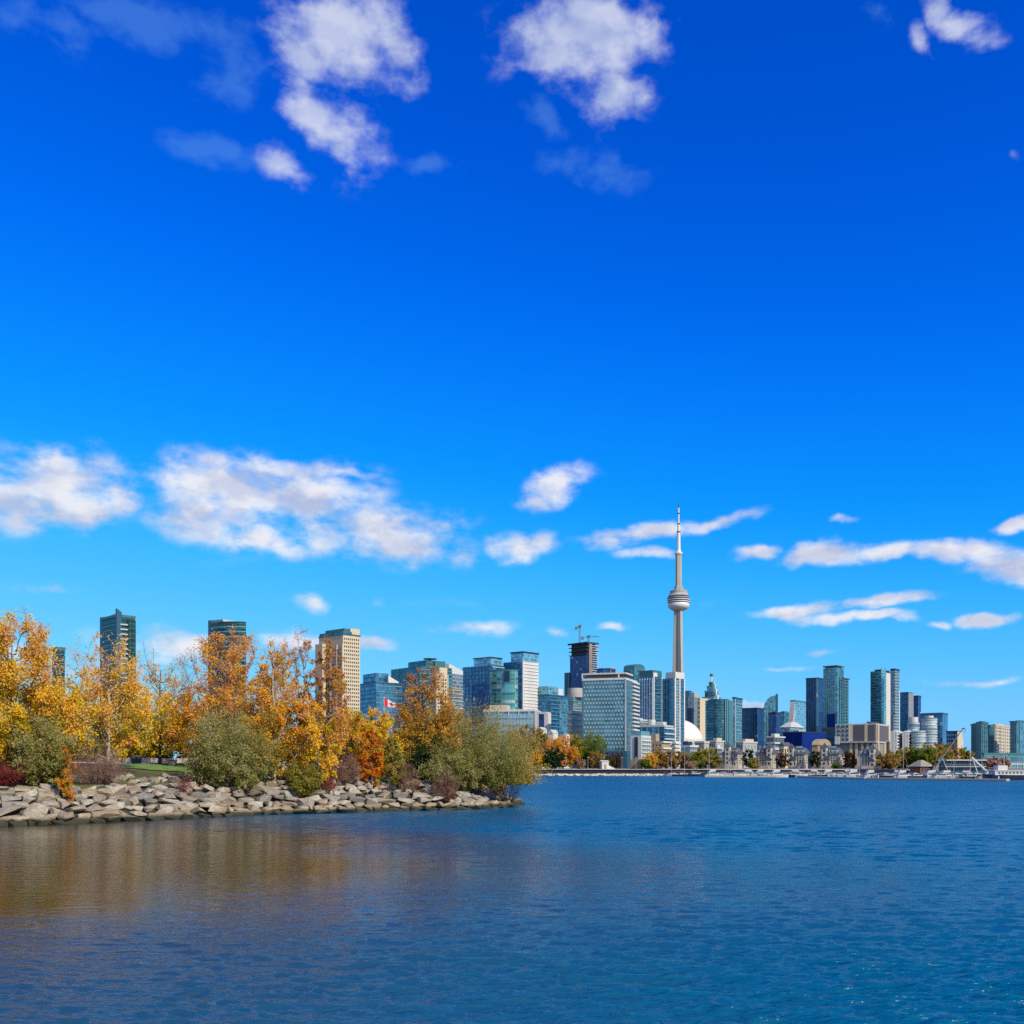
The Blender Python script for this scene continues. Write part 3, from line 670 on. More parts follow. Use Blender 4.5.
for py, r in ((602.2, 11.2), (600.2, 11.4), (598.2, 11.4)):
    b = MB(); b.lathe([(r*px - 2.5, yz(py+.4)), (r*px, yz(py+.4)), (r*px, yz(py-.35)), (r*px - 2.5, yz(py-.35))], 40); b.obj('pod_ring', M_ctw if py > 599 else M_grey, CT)
b = MB(); b.lathe([(10.2*px, yz(596.6)), (10.6*px, yz(596.2)), (9.2*px, yz(594.6)), (8.9*px, yz(593.2)), (7.6*px, yz(592.8))], 40); b.obj('pod_roof', M_grey, CT)
b = MB(); b.lathe([(8.4*px, yz(592.9)), (8.7*px, yz(591.0)), (7.8*px, yz(590.6)), (4.4*px, yz(590.2))], 36); b.obj('upper_deck', M_ct, CT)
b = MB(); b.prism([(math.cos(R(-64) + i * math.pi / 3) * 4.4 * px, math.sin(R(-64) + i * math.pi / 3) * 4.4 * px) for i in range(6)], yz(590.5), yz(586.5)); b.obj('plant_tier', M_grey, CT)
b = MB(); b.prism([(math.cos(R(-64) + i * math.pi / 3) * 3.1 * px, math.sin(R(-64) + i * math.pi / 3) * 3.1 * px) for i in range(6)], yz(586.5), yz(554.5)); b.obj('upper_shaft', M_ct, CT)
b = MB(); b.lathe([(3.1*px, yz(555)), (3.9*px, yz(554.2)), (3.9*px, yz(552.8)), (2.6*px, yz(551.8)), (2.0*px, yz(550))], 24); b.obj('sky_pod', M_ctw, CT)
b = MB(); b.lathe([(2.0*px, yz(551)), (1.75*px, yz(532))], 16); b.obj('antenna', M_ctw, CT)
b = MB(); b.lathe([(1.3*px, yz(532)), (1.2*px, yz(524))], 14); b.obj('antenna', M_ctw, CT)
b = MB(); b.lathe([(.9*px, yz(524)), (.8*px, yz(508))], 12); b.obj('antenna', M_ctw, CT)
b = MB(); b.lathe([(.5*px, yz(508)), (.28*px, yz(502.5))], 8); b.obj('antenna_tip', M_ctd, CT)
for py, r in ((532, 2.0), (524, 1.4), (513.5, 1.05)):
    b = MB(); b.lathe([(r*px, yz(py+.6)), (r*px, yz(py-.5))], 14); b.obj('antenna_collar', M_ctd, CT)
# --- white domed stadium
D = 1950
e = empty('domed_stadium', 'white domed stadium roof right of the spire', 'stadium', (xat(683, D), D + 60, GZ)); px = D / F
zt = zat(718, D) - GZ; zb = zat(742, D) - GZ; prof = []
for i in range(9):
    th = math.pi / 2 * i / 8; prof.append((25.5 * px * math.cos(th) + .01, zb + (zt - zb) * math.sin(th)))
M_dome = mat('dome_white', (.62, .60, .54), .6, var=.04, scale=.02)
b = MB(); b.lathe(prof, 48); b.obj('dome_roof', M_dome, e, smooth=True)
b = MB(); b.cyl(0, 0, 26 * px, 0, zb, 48); b.obj('drum_wall', M_grey, e)
b = MB(); b.lathe([(26.4*px, zb - 2), (26.6*px, zb + 1), (25.6*px, zb + 1.4)], 48); b.obj('dome_rim', M_white, e)
# --- downtown towers right of the spire
B = Bld('office_tower', 'dark narrow office tower just right of the spire', 683, 689, 692, 691.5, 2500, G_TEALD, a=40); B.parapet(M_dblue, 2); B.slabs('slab_edge', M_slabt, 14, 60, B.H - 3, o=.8)
B = Bld('office_tower', 'pale grey stepped office tower behind the white dome', 688, 694, 700, 697, 2450, G_GREYG, a=40); B.roof(692.5, M_grey, (.1, .7), (.05, .6), 'upper_storeys'); B.box('dark_wing', -.25, -.01, .1, .9, 0, B.z(708), M_navyp)
B = Bld('office_tower', 'plain tan office tower behind the white dome', 697.5, 700, 713.5, 699, 2300, M_cream, a=40); B.parapet(M_cream, 2); B.windows('left', 3, 12, 20, B.H - 4); B.roof(697.8, M_grey)
D = 2480
e = empty('pyramid_tower', 'stepped pyramid tower top with a sphere on its mast', 'building', (xat(711.5, D), D, GZ), R(48)); px = D / F
w = 9 * px * .72
for i, (h0, h1) in enumerate(((764, 697.5), (697.5, 691.5), (691.5, 686.5), (686.5, 682.5))):
    k = w * (1, .74, .5, .28)[i]; b = MB(); b.box(-k, k, -k, k, max(0, zat(h0, D) - GZ), zat(h1, D) - GZ); b.obj('tier', (G_GREEN, G_TEALD, G_TEAL, M_teal)[i], e)
    b = MB(); b.box(-k * .22, k * .22, -k - 2.5, -k - .1, max(0, zat(h0, D) - GZ), zat(h1, D) - GZ + 5); b.obj('pier', M_slabw, e)
    b = MB(); b.box(-k - .9, k + .9, -k - .9, k + .9, zat(h1, D) - GZ - 1.5, zat(h1, D) - GZ + 1.2); b.obj('tier_edge', M_slabt, e)
b = MB(); b.bar((0, 0, zat(683, D) - GZ), (0, 0, zat(672.5, D) - GZ), 2.6, 8, 1.2); b.obj('mast', M_slabw, e)
b = MB(); r = 1.8 * px; zc = zat(675, D) - GZ; b.lathe([(r * math.sin(math.pi * i / 10) + .01, zc - r * math.cos(math.pi * i / 10)) for i in range(11)], 16); b.obj('mast_sphere', M_teal, e)
def drum(name, label, x0, x1, ytop, D, m, band=None, nb=0, ry=None, cat='building', cap=None, bandm=None, z0=GZ):
    if bandm is None: bandm = M_band
    r = (x1 - x0) / 2 * D / F; e = empty(name, label, cat, (xat((x0 + x1) / 2, D), D + r, z0)); H = zat(ytop, D) - z0
    b = MB(); b.cyl(0, 0, r, 0, H, 32); b.obj('wall', m, e)
    if nb:
        b = MB(); b.cyl(0, 0, r + .35, 0, band, 32); f0 = b.obj('balcony', bandm or M_slabw, e, (0, 0, 4))
        for i in range(1, nb): dup(f0, e, (0, 0, 4 + i * (H - 5.5) / (nb - 1)))
    if cap: b = MB(); b.cyl(0, 0, r * cap[0], H, zat(cap[1], D) - z0, 28); b.obj('roof_drum', cap[2], e)
    return e, r, H
e, r, H = drum('office_tower', 'broad rounded dark blue glass tower right of the dome', 708, 734, 700, 1250, G_TEALD, .6, 22, bandm=M_dblue, cap=(.8, 698.7, M_dblue))
for i in range(6):
    a = R(-70 + i * 9); b = MB(); b.box(-.7, .7, -1.3, 0, 0, H); o = b.obj('pale_pier', M_slabt, e, (r * math.cos(a), r * math.sin(a), 0)); o.rotation_euler.z = a + math.pi / 2
B = Bld('office_tower', 'narrow blue glass tower with a pale edge beside the rounded tower', 732.5, 735, 742.5, 698.5, 1350, G_BLUEL, a=30); B.parapet(M_dblue, 2); B.box('pale_edge', -.0, .06, -.06, -.003, 0, B.H, M_slab); B.slabs('slab_edge', M_slabt, 16, 10, B.H - 2, fx=(.1, 1), o=.5, sides='right')
B = Bld('office_tower', 'broad flat-topped navy glass tower left of the sail-shaped one', 742, 757, 764, 708.5, 1300, G_NAVY, a=40); B.parapet(M_navyp, 1.2); B.fins('mullion', M_dblue, 'left', [.15, .3, .45, .6, .75, .9], 0, B.H, 1.0, .5); B.slabs('slab_edge', M_dblue, 16, 8, B.H - 2, o=.5, sides='right')
D = 1400; zt = zat(695.5, D) - GZ; e = empty('sail_tower', 'glass tower with a curved sail-shaped top', 'building', (xat(764, D), D, GZ), R(-12)); w = 12 * D / F; dp = 26
b = MB(); pts = [(0, 0), (w, 0), (w, zt)]
for i in range(1, 9):
    th = math.pi / 2 * i / 8; pts.append((w * (1 - math.sin(th)), zt - (zt - (zat(708, D) - GZ)) * (1 - math.cos(th)) ))
n = len(pts); b.v = [(x, 0, z) for x, z in pts] + [(x, dp, z) for x, z in pts]
b.f = [tuple(range(n)), tuple(range(2*n-1, n-1, -1))] + [(i, n + i, n + (i + 1) % n, (i + 1) % n) for i in range(n)]
b.obj('sail_wall', G_TEAL, e)
b = MB(); b.box(w, w + 2.0, -.8, dp + .8, 0, zt + 2); b.obj('straight_edge', M_dblue, e)
for i in range(3): b = MB(); b.box(w * (.25 + .25 * i), w * (.25 + .25 * i) + .8, -.6, -.02, 0, zat(702 + (2 - i) * 2, D) - GZ); b.obj('mullion', M_slabt, e)
B = Bld('office_tower', 'navy block right of the sail-shaped tower', 768.5, 776, 781, 713.5, 1350, G_NAVY, a=40); B.parapet(M_navyp, 1.5); B.roof(711.5, M_navyp, (.2, .8), (.3, .8))
B = Bld('office_tower', 'low teal block behind the blue hoarding', 779, 784, 790, 713, 1500, G_TEALD, a=40); B.parapet(M_teal, 1.5); B.roof(711, M_teal, (.2, .8), (.2, .8))
B = Bld('office_tower', 'bright blue glass block with a slanting dark left side', 790.5, 795, 806.5, 700.8, 1380, G_BLUEL, a=35)
b = MB(); b.prism([(-14, .0), (-.05, -.0), (-.05, B.t), (-14, B.t)], 0, [B.z(735), B.H, B.H, B.z(735)]); b.obj('slanting_side', M_grey, B.e); B.parapet(M_teal, 1)
B = Bld('glass_pavilion', 'pale low curved-roof pavilion above the blue hoarding', 781, 790, 803, 727, 900, G_GREYG, a=40)
b = MB(); b.hip(0, B.s, 0, B.t, B.H, B.z(721.5), .35, 1); b.obj('roof', M_slab, B.e)
B = Bld('office_tower', 'dark navy tower left of the stepped glass tower', 806, 818, 823.5, 678.5, 1200, G_NAVY, a=38); B.parapet(M_navyp, 1.2); B.fins('mullion', M_dblue, 'left', [.2, .4, .6, .8], 0, B.H, .9, .5); B.box('blue_corner', -.03, -.003, -.0, .14, 0, B.H, M_slabt); B.box('white_sign', -.05, -.031, .02, .12, B.z(697), B.z(693.5), M_white)
B = Bld('stepped_tower', 'tall stepped teal glass tower, highest right of the spire', 823.3, 837, 848.5, 678, 1120, G_TEAL, a=42)
B.box('upper_storeys', .0, .58, .0, 1.0, B.H, B.z(667.5), G_TEAL); B.box('roof_frame', .05, .5, .1, .9, B.z(667.5), B.z(666.2), M_teal)
b = MB(); b.box(-.5, B.s * .62, -.5, B.t + .5, B.z(666.2), B.z(665.2)); b.obj('roof_canopy', M_dgrey, B.e)
b = MB(); b.box(B.s * .55, B.s + 2.0, -.8, B.t + .5, B.H, B.H + 1.3); b.obj('shoulder_roof', M_dgrey, B.e)
B.fins('mullion', M_slabt, 'left', [.15, .3, .45, .6, .75, .9], 0, B.z(667.5), .9, .5); B.fins('mullion', M_dblue, 'right', [.2, .4, .6, .8], 0, B.H, .9, .5)
B.box('blue_panel', -.03, -.006, .12, .72, B.z(729), B.z(713.5), M_vblue); B.slabs('slab_edge', M_slabt, 20, 30, B.H - 2, fx=(.55, 1), o=.6, sides='right')
B = Bld('hoarding_block', 'vivid blue wrapped low building with a flat top behind the turreted houses', 783, 802, 826, 732, 820, M_vblue, a=50); B.parapet(M_navyp, .5, .2); B.windows('right', 8, 1, B.H * .3, B.H * .6, m=M_navyp); B.box('roof_unit', .1, .4, .3, .6, B.H, B.z(730), M_slab)
B = Bld('office_block', 'dark blue-grey block with few windows right of the blue wrapped building', 822, 836, 841, 728, 860, M_dblue, a=40); B.windows('left', 4, 5, 4, B.H - 1, m=M_win); B.parapet(M_dgrey, .6)
# --- twin towers and companions, right
B = Bld('condo_tower', 'left of the two slim twin towers, dark glass with a broad white edge', 870.5, 881, 892, 671, 1150, G_TEALD, a=40)
B.box('white_edge', .42, 1.0, -.04, -.003, 0, B.z(672), M_white); B.box('glass_fin', -.0, .40, -.05, -.003, 0, B.z(667.8), G_GREEN); B.slabs('slab_edge', M_slabt, 30, 10, B.H - 2, o=.6, sides='left'); B.roof(669, M_navyp, (.1, .9), (.1, .7))
B = Bld('condo_tower', 'right of the two slim twin towers, chequered glass with a dark roof band', 890.5, 895, 899.5, 670.5, 1130, G_GREYG, a=38)
B.roof(668.4, M_navyp, (-.02, 1.02), (-.02, 1.02), 'roof_band'); B.slabs('balcony', M_slabt, 30, 10, B.H - 2, fx=(.0, .8), o=.8); B.box('white_edge', .85, 1.0, -.05, -.003, 0, B.z(690), M_white); B.box('white_strip', -.04, -.003, .12, .32, 0, B.z(715), M_white)
B = Bld('condo_tower', 'blue tower with a grey ribbed side right of the twin towers', 900, 908, 913, 693, 1300, G_BLUE, a=40); B.fins('rib', M_slab, 'right', [.1, .3, .5, .7, .9], 0, B.H, 1.6, .8); B.roof(691.8, M_dblue); B.parapet(M_dblue, 1)
B = Bld('condo_tower', 'dark blue tower with a bitten right edge beyond the ribbed one', 912.5, 918, 921, 696.5, 1420, G_NAVY, a=40); B.parapet(M_navyp, 1.5); B.box('pale_edge', .6, 1, -.05, -.004, 0, B.z(712), M_slab)
B = Bld('office_block', 'broad blue slab behind the white round condos', 920, 942.5, 947.8, 713.5, 900, G_BLUE, a=36); B.parapet(M_dblue, .8); B.fins('mullion', M_dblue, 'left', [.15, .3, .45, .6, .75, .9], 0, B.H, .6, .3)
e, r, H = drum('condo_tower', 'small white drum tower rising behind the white condos', 910, 921, 722, 760, G_CYL, .45, 11, cap=(.82, 717, M_white))
e, r, H = drum('condo_tower', 'largest white round condo with banded floors, right of its cluster', 925, 939.5, 717.5, 640, G_CYL, .5, 16, cap=(.55, 715.5, M_white))
B = Bld('condo_tower', 'pale glass bay joining the largest round condo on its left', 921.5, 924, 931, 720, 650, G_BLUEL, a=35); B.slabs('balcony', M_slab, 14, 4, B.H - 1.5, o=.8)
e, r, H = drum('condo_tower', 'lower white round condo between the ribbed block and the largest drum', 914, 928, 731.5, 600, G_CYL, .5, 11, cap=(.96, 730.7, M_white))
for (x0, x1, yt, D, lb) in ((891.5, 904, 732, 590, 'white ribbed condo with arched roof, left end of the white cluster'), (903, 916, 732, 597, 'white ribbed condo with arched roof, second in the white cluster')):
    B = Bld('condo_block', lb, x0, x0 + 3.5, x1, yt, D, G_GREYG, a=30)
    B.fins('white_pier', M_white, 'right', [.08, .42, .62, .95], 0, B.H, 1.2, .7); B.fins('white_pier', M_white, 'left', [.3, .9], 0, B.H, 1.0, .6)
    b = MB(); b.hip(0, B.s, 0, B.t, B.H, B.z(730), .5, .4); b.obj('roof', M_slab, B.e); B.slabs('balcony', M_slabw, 10, 3, B.H - 1.5, fx=(.15, .9), o=.5, sides='right', th=.7)
B = Bld('office_block', 'dark block with a cream right side under the crane boom', 946.5, 957, 961.5, 731.5, 720, G_NAVY, a=40); B.box('cream_side', .0, 1, -.06, -.003, 0, B.H, M_cream); B.box('white_edge', 1.0, 1.25, -.04, .3, 0, B.H - 4, M_white); B.parapet(M_navyp, .5); B.windows('left', 4, 7, 5, B.H - 1, m=M_winl, wf=.4, hf=.3)
# --- concrete former terminal with cream piers
B = Bld('terminal_building', 'long grey concrete building with cream piers and a windowed tower at its left end', 836, 876, 889.5, 724, 700, mat('stained_concrete', (.22, .21, .20), .9, var=.2, scale=.1), a=33)
M_pan = mat('ribbed_grey_panel', (.085, .085, .10), .9, var=.1, scale=.5)
B.box('ribbed_panel', -.03, -.003, .27, .58, B.z(741), B.z(724.6), M_pan); B.box('ribbed_panel', -.03, -.003, .02, .2, B.z(741), B.z(724.6), M_pan)
B.fins('cream_pier', M_cream, 'left', [.235, .60], B.z(741), B.z(723.2), 2.0, 1.2); B.fins('cream_pier', M_cream, 'right', [.12, .9], B.z(741), B.H, 3.0, .8)
B.box('window_tower', -.05, -.003, .64, 1.0, B.z(743), B.z(723.5), M_slab)
b = MB(); me = None
for j in range(4):
    for i in range(3):
        at = (-.055 * B.s - .12, B.t * (.67 + .11 * i), B.z(740.5 - 4.4 * j))
        if me is None: b.box(-.05, .2, 0, B.t * .055, 0, 1.9); me = b.obj('window', M_win, B.e, at).data
        else: link('window', me, B.e, at)
B.box('ribbed_panel', .2, .8, -.03, -.003, B.z(741), B.z(725), M_pan); B.box('white_block', -.08, -.06, .88, 1.0, B.z(744), B.z(736), M_white)
B.box('ledge', -.07, 1.02, -.03, 1.0, B.z(742.6), B.z(741.2), M_slab)
B.fins('lower_pier', M_cream, 'left', [.05, .19, .33, .47, .61], 0, B.z(742.8), 1.7, 1.3); B.fins('lower_pier', M_cream, 'right', [.1, .55, .95], 0, B.z(742.8), 2.4, 1.0)
B.box('roof_unit', .2, .8, .2, .3, B.H, B.z(721), M_dgrey); B.parapet(M_slab, .4, .2)
B = Bld('office_block', 'low block of cream and dark strips below the round condos', 886.5, 889, 894, 741, 640, M_dgrey, a=30); B.fins('cream_pier', M_cream, 'right', [.05, .5, .9], 0, B.H, 1.6, .7); B.parapet(M_cream, .4)
# --- far right apartment row
for (x0, xm, x1, yt, m, lb) in ((971, 978, 981, 724.5, G_TEALD, 'dark teal apartment slab at the left of the far right row'), (976.5, 982, 988, 722.5, G_TEAL, 'slightly taller teal apartment slab with ribs, second in the far right row'), (986, 990, 994.5, 726, G_TEALD, 'lower dark apartment slab left of the cream one'), (1010, 1017, 1040, 721.5, G_TEAL, 'teal apartment slab cut by the right picture edge')):
    B = Bld('apartment_slab', lb, x0, xm, x1, yt, 720 + (x0 % 7) * 4, m, a=50); B.parapet(M_teal, .5); B.fins('rib', M_slabt, 'left', [.1, .3, .5, .7, .9], 0, B.H, .5, .4); B.fins('rib', M_slabt, 'right', [.1, .4, .7], 0, B.H, .5, .4); B.roof(yt - 1.5, M_teal, (.2, .8), (.2, .8))
B = Bld('apartment_slab', 'cream apartment slab between the teal ones at far right', 992.5, 995, 1011, 724.5, 760, M_cream, a=35); B.windows('right', 7, 11, 3, B.H - 1, wf=.55, hf=.5); B.fins('pier', M_cream, 'right', [.02, .3, .6, .98], 0, B.H, 1.0, .5); B.roof(723, M_cream, (.2, .5), (.1, .5)); B.parapet(M_cream, .4)
B = Bld('waterfront_hall', 'long low teal glass hall on the quay at far right', 982.5, 984, 1060, 753.5, 560, G_TEAL, a=62)
B.parapet(M_teal, .4); B.fins('white_mullion', M_slab, 'right', [.15, .24, .33, .42, .5], 0, B.H * .45, .4, .3); B.box('white_canopy', .12, .5, -.25, -.02, B.H * .28, B.H * .34, M_white)
# --- mid-rise blocks between hotel and dome
B = Bld('office_block', 'blue-grey mid-rise with a curved white corner behind the white boxy building', 636, 664, 673, 726, 720, G_BLUE, a=28); B.parapet(M_slab, .8); B.roof(721.5, M_white, (.2, .6), (.1, .35), 'plant_room'); B.box('roof_unit', .2, .6, .5, .62, B.H, B.z(719), M_white); B.slabs('balcony', M_slabw, 7, 5, B.H - 2, o=1.2, sides='right', th=.8); B.fins('mullion', M_slabt, 'left', [.2, .4, .6, .8], 0, B.H, .6, .4)
B = Bld('office_block', 'blue-grey slab with pale bands directly right of the hotel', 633, 640, 647, 720, 780, G_GREYG, a=40); B.slabs('balcony', M_slab, 10, 5, B.H - 2, o=.9); B.parapet(M_slab, .6); B.roof(718, M_white, (.3, .7), (.3, .7))
B = Bld('apartment_block', 'white boxy block with a tall dark window slot on the quay', 630.5, 641.5, 651, 735.5, 540, M_white, a=32)
B.box('window_slot', -.03, -.004, .32, .62, B.z(758), B.z(737), M_win); B.windows('right', 4, 5, B.z(758), B.H - .5, wf=.75, hf=.55, m=M_winl); B.box('ground_floor', -.01, 1.01, -.01, 1.01, -.2, B.z(759.3), M_brown); B.box('set_back_storey', .05, .95, .1, 1, B.H, B.z(731), M_slabt); B.slabs('balcony', M_slabw, 5, B.z(757), B.H - 3, fx=(.05, .95), o=.9, sides='right', th=.3)
B = Bld('apartment_block', 'brown brick block beside the white boxy block', 648, 662, 670.5, 741, 565, M_brown, a=30)
B.windows('left', 4, 4, 4, B.H - 1, wf=.3, hf=.35, m=M_win); B.slabs('balcony', M_slabw, 4, 4, B.H - 1, fx=(0, 1), o=1.0, sides='right', th=.9); B.box('brick_tower', .1, .5, .5, .95, B.H, B.z(733.5), M_brown)
B = Bld('apartment_block', 'small stepped white balcony block left of the dome base', 671.5, 675, 679.5, 742, 580, G_WHITE, a=35); B.slabs('balcony', M_slabw, 6, 3, B.H - 1, o=1, th=.7); B.parapet(M_white, .4)
B = Bld('apartment_block', 'terraced dark block with white parapets below the dome', 682, 690, 698, 746, 590, G_GREYG, a=40); B.parapet(M_white, .5); B.box('upper_terrace', .05, .6, .3, .95, B.H, B.z(741.5), G_NAVY); B.box('terrace_edge', .03, .63, .28, .97, B.z(741.5), B.z(740.8), M_white)
B = Bld('office_block', 'grey concrete block at the right foot of the dome', 695, 704, 709, 742, 610, M_grey, a=40); B.parapet(M_slab, .5); B.windows('left', 4, 3, 5, B.H - 2)
for (x0, xm, x1, yt, D, m, lb) in ((709, 716, 724, 741, 640, M_grey, 'grey low block with a cream roof box behind the first turreted house'), (736, 743, 757, 742, 650, M_grey, 'grey low block with a cream roof box behind the dark tree'), (712, 717, 722, 748, 600, M_dgrey, 'dark low house with a white dormer beside the olive tree')):
    B = Bld('low_block', lb, x0, xm, x1, yt, D, m, a=40); B.parapet(M_slab, .4); B.windows('right', 4, 3, 3, B.H - 1, m=M_winl); B.windows('left', 3, 3, 3, B.H - 1); B.box('roof_box', .2, .8, .1, .6, B.H, B.z(yt - 3.2), M_cream if 'cream' in lb else M_white)
B = Bld('low_block', 'pale low block with stacked terraces left of the blue hoarding', 767, 774, 784, 736, 700, G_GREYG, a=40); B.slabs('balcony', M_slabw, 5, 4, B.H - 1, o=1.1, th=.8); B.roof(733.5, M_white, (.2, .7), (.2, .7))
B = Bld('low_block', 'cream gabled block behind the turreted houses', 779, 784, 791, 746, 610, M_cream, a=40); b = MB(); b.gable(0, B.s, 0, B.t, B.H, B.z(742), 'x', .4); b.obj('roof', M_slate, B.e); B.windows('right', 3, 3, 3, B.H - 1); B.windows('left', 2, 3, 3, B.H - 1)
B = Bld('arched_hall', 'brown arched-roof hall between the third and fourth turreted houses', 812, 818, 830, 745, 620, M_brown, a=30)
b = MB(); n = 10; vs = []
for i in range(n + 1):
    th = math.pi * i / n; vs += [(B.s/2 - (B.s/2 + .6) * math.cos(th), -.6, B.H + (B.z(738.5) - B.H) * math.sin(th)), (B.s/2 - (B.s/2 + .6) * math.cos(th), B.t, B.H + (B.z(738.5) - B.H) * math.sin(th))]
b.v = vs; b.f = [(2*i, 2*i+2, 2*i+3, 2*i+1) for i in range(n)] + [tuple(range(0, 2*n+2, 2))[::-1], tuple(range(1, 2*n+3, 2)), (0, 1, 2*n+1, 2*n)]
b.obj('arched_roof', mat('tan_roof', (.32, .24, .15), .8), B.e); B.box('dark_gate', .15, .85, -.05, -.004, 0, B.H, M_dgrey)

# --- turreted stone houses along the quay
def turret_house(label, x0, xm, x1, ybody, tx, ytur, D, bay):
    """front = the broad left face; tx and bay are fractions along it counted from the right-hand corner"""
    B = Bld('turreted_house', label, x0, xm, x1, ybody, D, M_stonew, a=30, group='turreted stone houses on the quay')
    def fb(name, u0, u1, d0, d1, z0, z1, m, parent=None):      # box on the front, from d0 behind to d1 before the face
        b = MB(); b.box(-d1, d0, u0, u1, z0, z1); return b.obj(name, m, parent or B.e)
    b = MB(); b.hip(0, B.s, 0, B.t, B.H, B.z(ybody - 6.5), .55, .5); b.obj('roof', M_slate, B.e)
    B.windows('left', 6, 4, 2.6, B.H - .4, .04, .96, .48, .58, M_win); B.windows('right', 3, 4, 2.6, B.H - .4, .08, .92, .4, .55, M_win)
    k = 2.6; f = tx * B.t; zt = B.z(ytur + 5)
    b = MB(); b.box(-1.2, k - 1.2, f - k/2, f + k/2, 0, zt); t = b.obj('turret', M_bay, B.e)
    b = MB(); b.add([(-1.6, f-k/2-.4, 0), (k-.8, f-k/2-.4, 0), (k-.8, f+k/2+.4, 0), (-1.6, f+k/2+.4, 0), (k/2-1.2, f, B.z(ytur) - zt)], [(3,2,1,0),(0,1,4),(1,2,4),(2,3,4),(3,0,4)]); b.obj('turret_roof', M_slate, t, (0, 0, zt))
    for j in range(4): fb('turret_window', f - .55, f + .55, -1.1, 1.26, B.z(ytur + 9.4 + 4.3 * j), B.z(ytur + 6.8 + 4.3 * j), M_win, t)
    g0, g1 = (bay - .2) * B.t, (bay + .2) * B.t
    w = fb('front_bay', g0, g1, 2, .9, 0, B.H - 3.2, M_bay)
    b = MB(); b.gable(-1.2, 4, g0, g1, B.H - 3.2, B.H - .8, 'x', .25); b.obj('bay_roof', M_slate, w)
    for j in range(3):
        for q in range(3): u = g0 + (g1 - g0) * (.12 + .3 * q); fb('bay_window', u, u + (g1 - g0) * .16, -.85, .96, 2.0 + j * 3.1, 3.7 + j * 3.1, M_win, w)
    for q in (.15, .38, .62, .86):
        d = fb('dormer', q * B.t - .7, q * B.t + .7, 2.4, -.3, B.H + .45, B.H + 2.1, M_slab); fb('dormer_window', q * B.t - .45, q * B.t + .45, .33, -.24, B.H + .8, B.H + 1.8, M_winl, d)
    b = MB(); b.box(B.s * .3, B.s * .6, B.t * .35, B.t * .65, B.z(ybody - 4.5), B.z(ybody - 8)); b.obj('skylight', M_winl, B.e)
    b = MB(); b.box(B.s * .4, B.s * .5, B.t * .88, B.t * .95, B.H + 1, B.z(ybody - 8.5)); b.obj('chimney', M_brown, B.e)
    fb('porch', .2 * B.t, .8 * B.t, -.05, 1.8, 0, 1.6, M_stonew)
M_bay = mat('bay_stone', (.46, .42, .35), .85, var=.12, scale=.5)
M_stonew = mat('house_stone', (.40, .36, .31), .85, var=.15, scale=.5)
turret_house('turreted stone house nearest the white dome, with a tall mast before it', 722, 738, 743.5, 754, .62, 741.5, 560, .3)
turret_house('turreted stone house right of the dark tree, its turret at its right end', 755.5, 773, 778.5, 754, .2, 742.5, 556, .25)
turret_house('turreted stone house under the blue hoarding, turret on its left', 788, 805, 810.5, 754, .8, 743, 552, .7)
turret_house('turreted stone house under the windowed tower, small yellow-green tree before it', 821.5, 839, 844.5, 754, .82, 742.5, 548, .7)
turret_house('turreted stone house furthest right, in front of the cream piers', 858, 876.5, 882, 755, .22, 743.5, 535, .28)
# ------------------------------------------------------------------ boulders of the rock bank
def rock_mat():
    m, g = new_mat('limestone_boulder'); t = g.n('ShaderNodeTexCoord'); oi = g.n('ShaderNodeObjectInfo')
    geo = g.n('ShaderNodeNewGeometry'); s = g.n('ShaderNodeSeparateXYZ'); g.l(geo.outputs['Position'], s.inputs[0])
    off = g.n('ShaderNodeCombineXYZ'); r100 = g.m('MULTIPLY', oi.outputs['Random'], 100); g.l(r100, off.inputs[0])
    pv = g.vm('ADD', t.outputs['Object'], off.outputs[0])
    n1 = g.noise(pv, 1.1, 4, .6); n2 = g.noise(pv, 5.5, 4, .65)
    c = g.ramp(oi.outputs['Random'], [(0, (.145, .137, .125)), (.3, (.31, .285, .24)), (.6, (.39, .355, .285)), (.8, (.20, .19, .17)), (1, (.44, .385, .29))])
    c = g.mix(g.mr(n1, .45, .68), c, (.27, .19, .11, 1))
    c = g.vm('SCALE', c, g.mr(n2, .3, .7, .58, 1.25, False))
    tan = g.mr(s.outputs[2], 1.5, .5); c = g.mix(g.m('MULTIPLY', tan, .35), c, (.32, .23, .12, 1))
    wet = g.mr(g.m('ADD', s.outputs[2], g.m('MULTIPLY', n2, .25)), .80, .42)          # weed and wet stain at the waterline
    c = g.mix(wet, c, (.030, .030, .014, 1))
    b = g.n('ShaderNodeBsdfPrincipled'); g.l(c, b.inputs['Base Color']); b.inputs['Roughness'].default_value = .85
    bp = g.n('ShaderNodeBump'); g.l(g.m('ADD', n1, g.m('MULTIPLY', n2, .5)), bp.inputs['Height']); bp.inputs['Distance'].default_value = .12; g.l(bp.outputs[0], b.inputs['Normal'])
    o = g.n('ShaderNodeOutputMaterial'); g.l(b.outputs[0], o.inputs[0]); return m
M_rock = rock_mat()
import bmesh
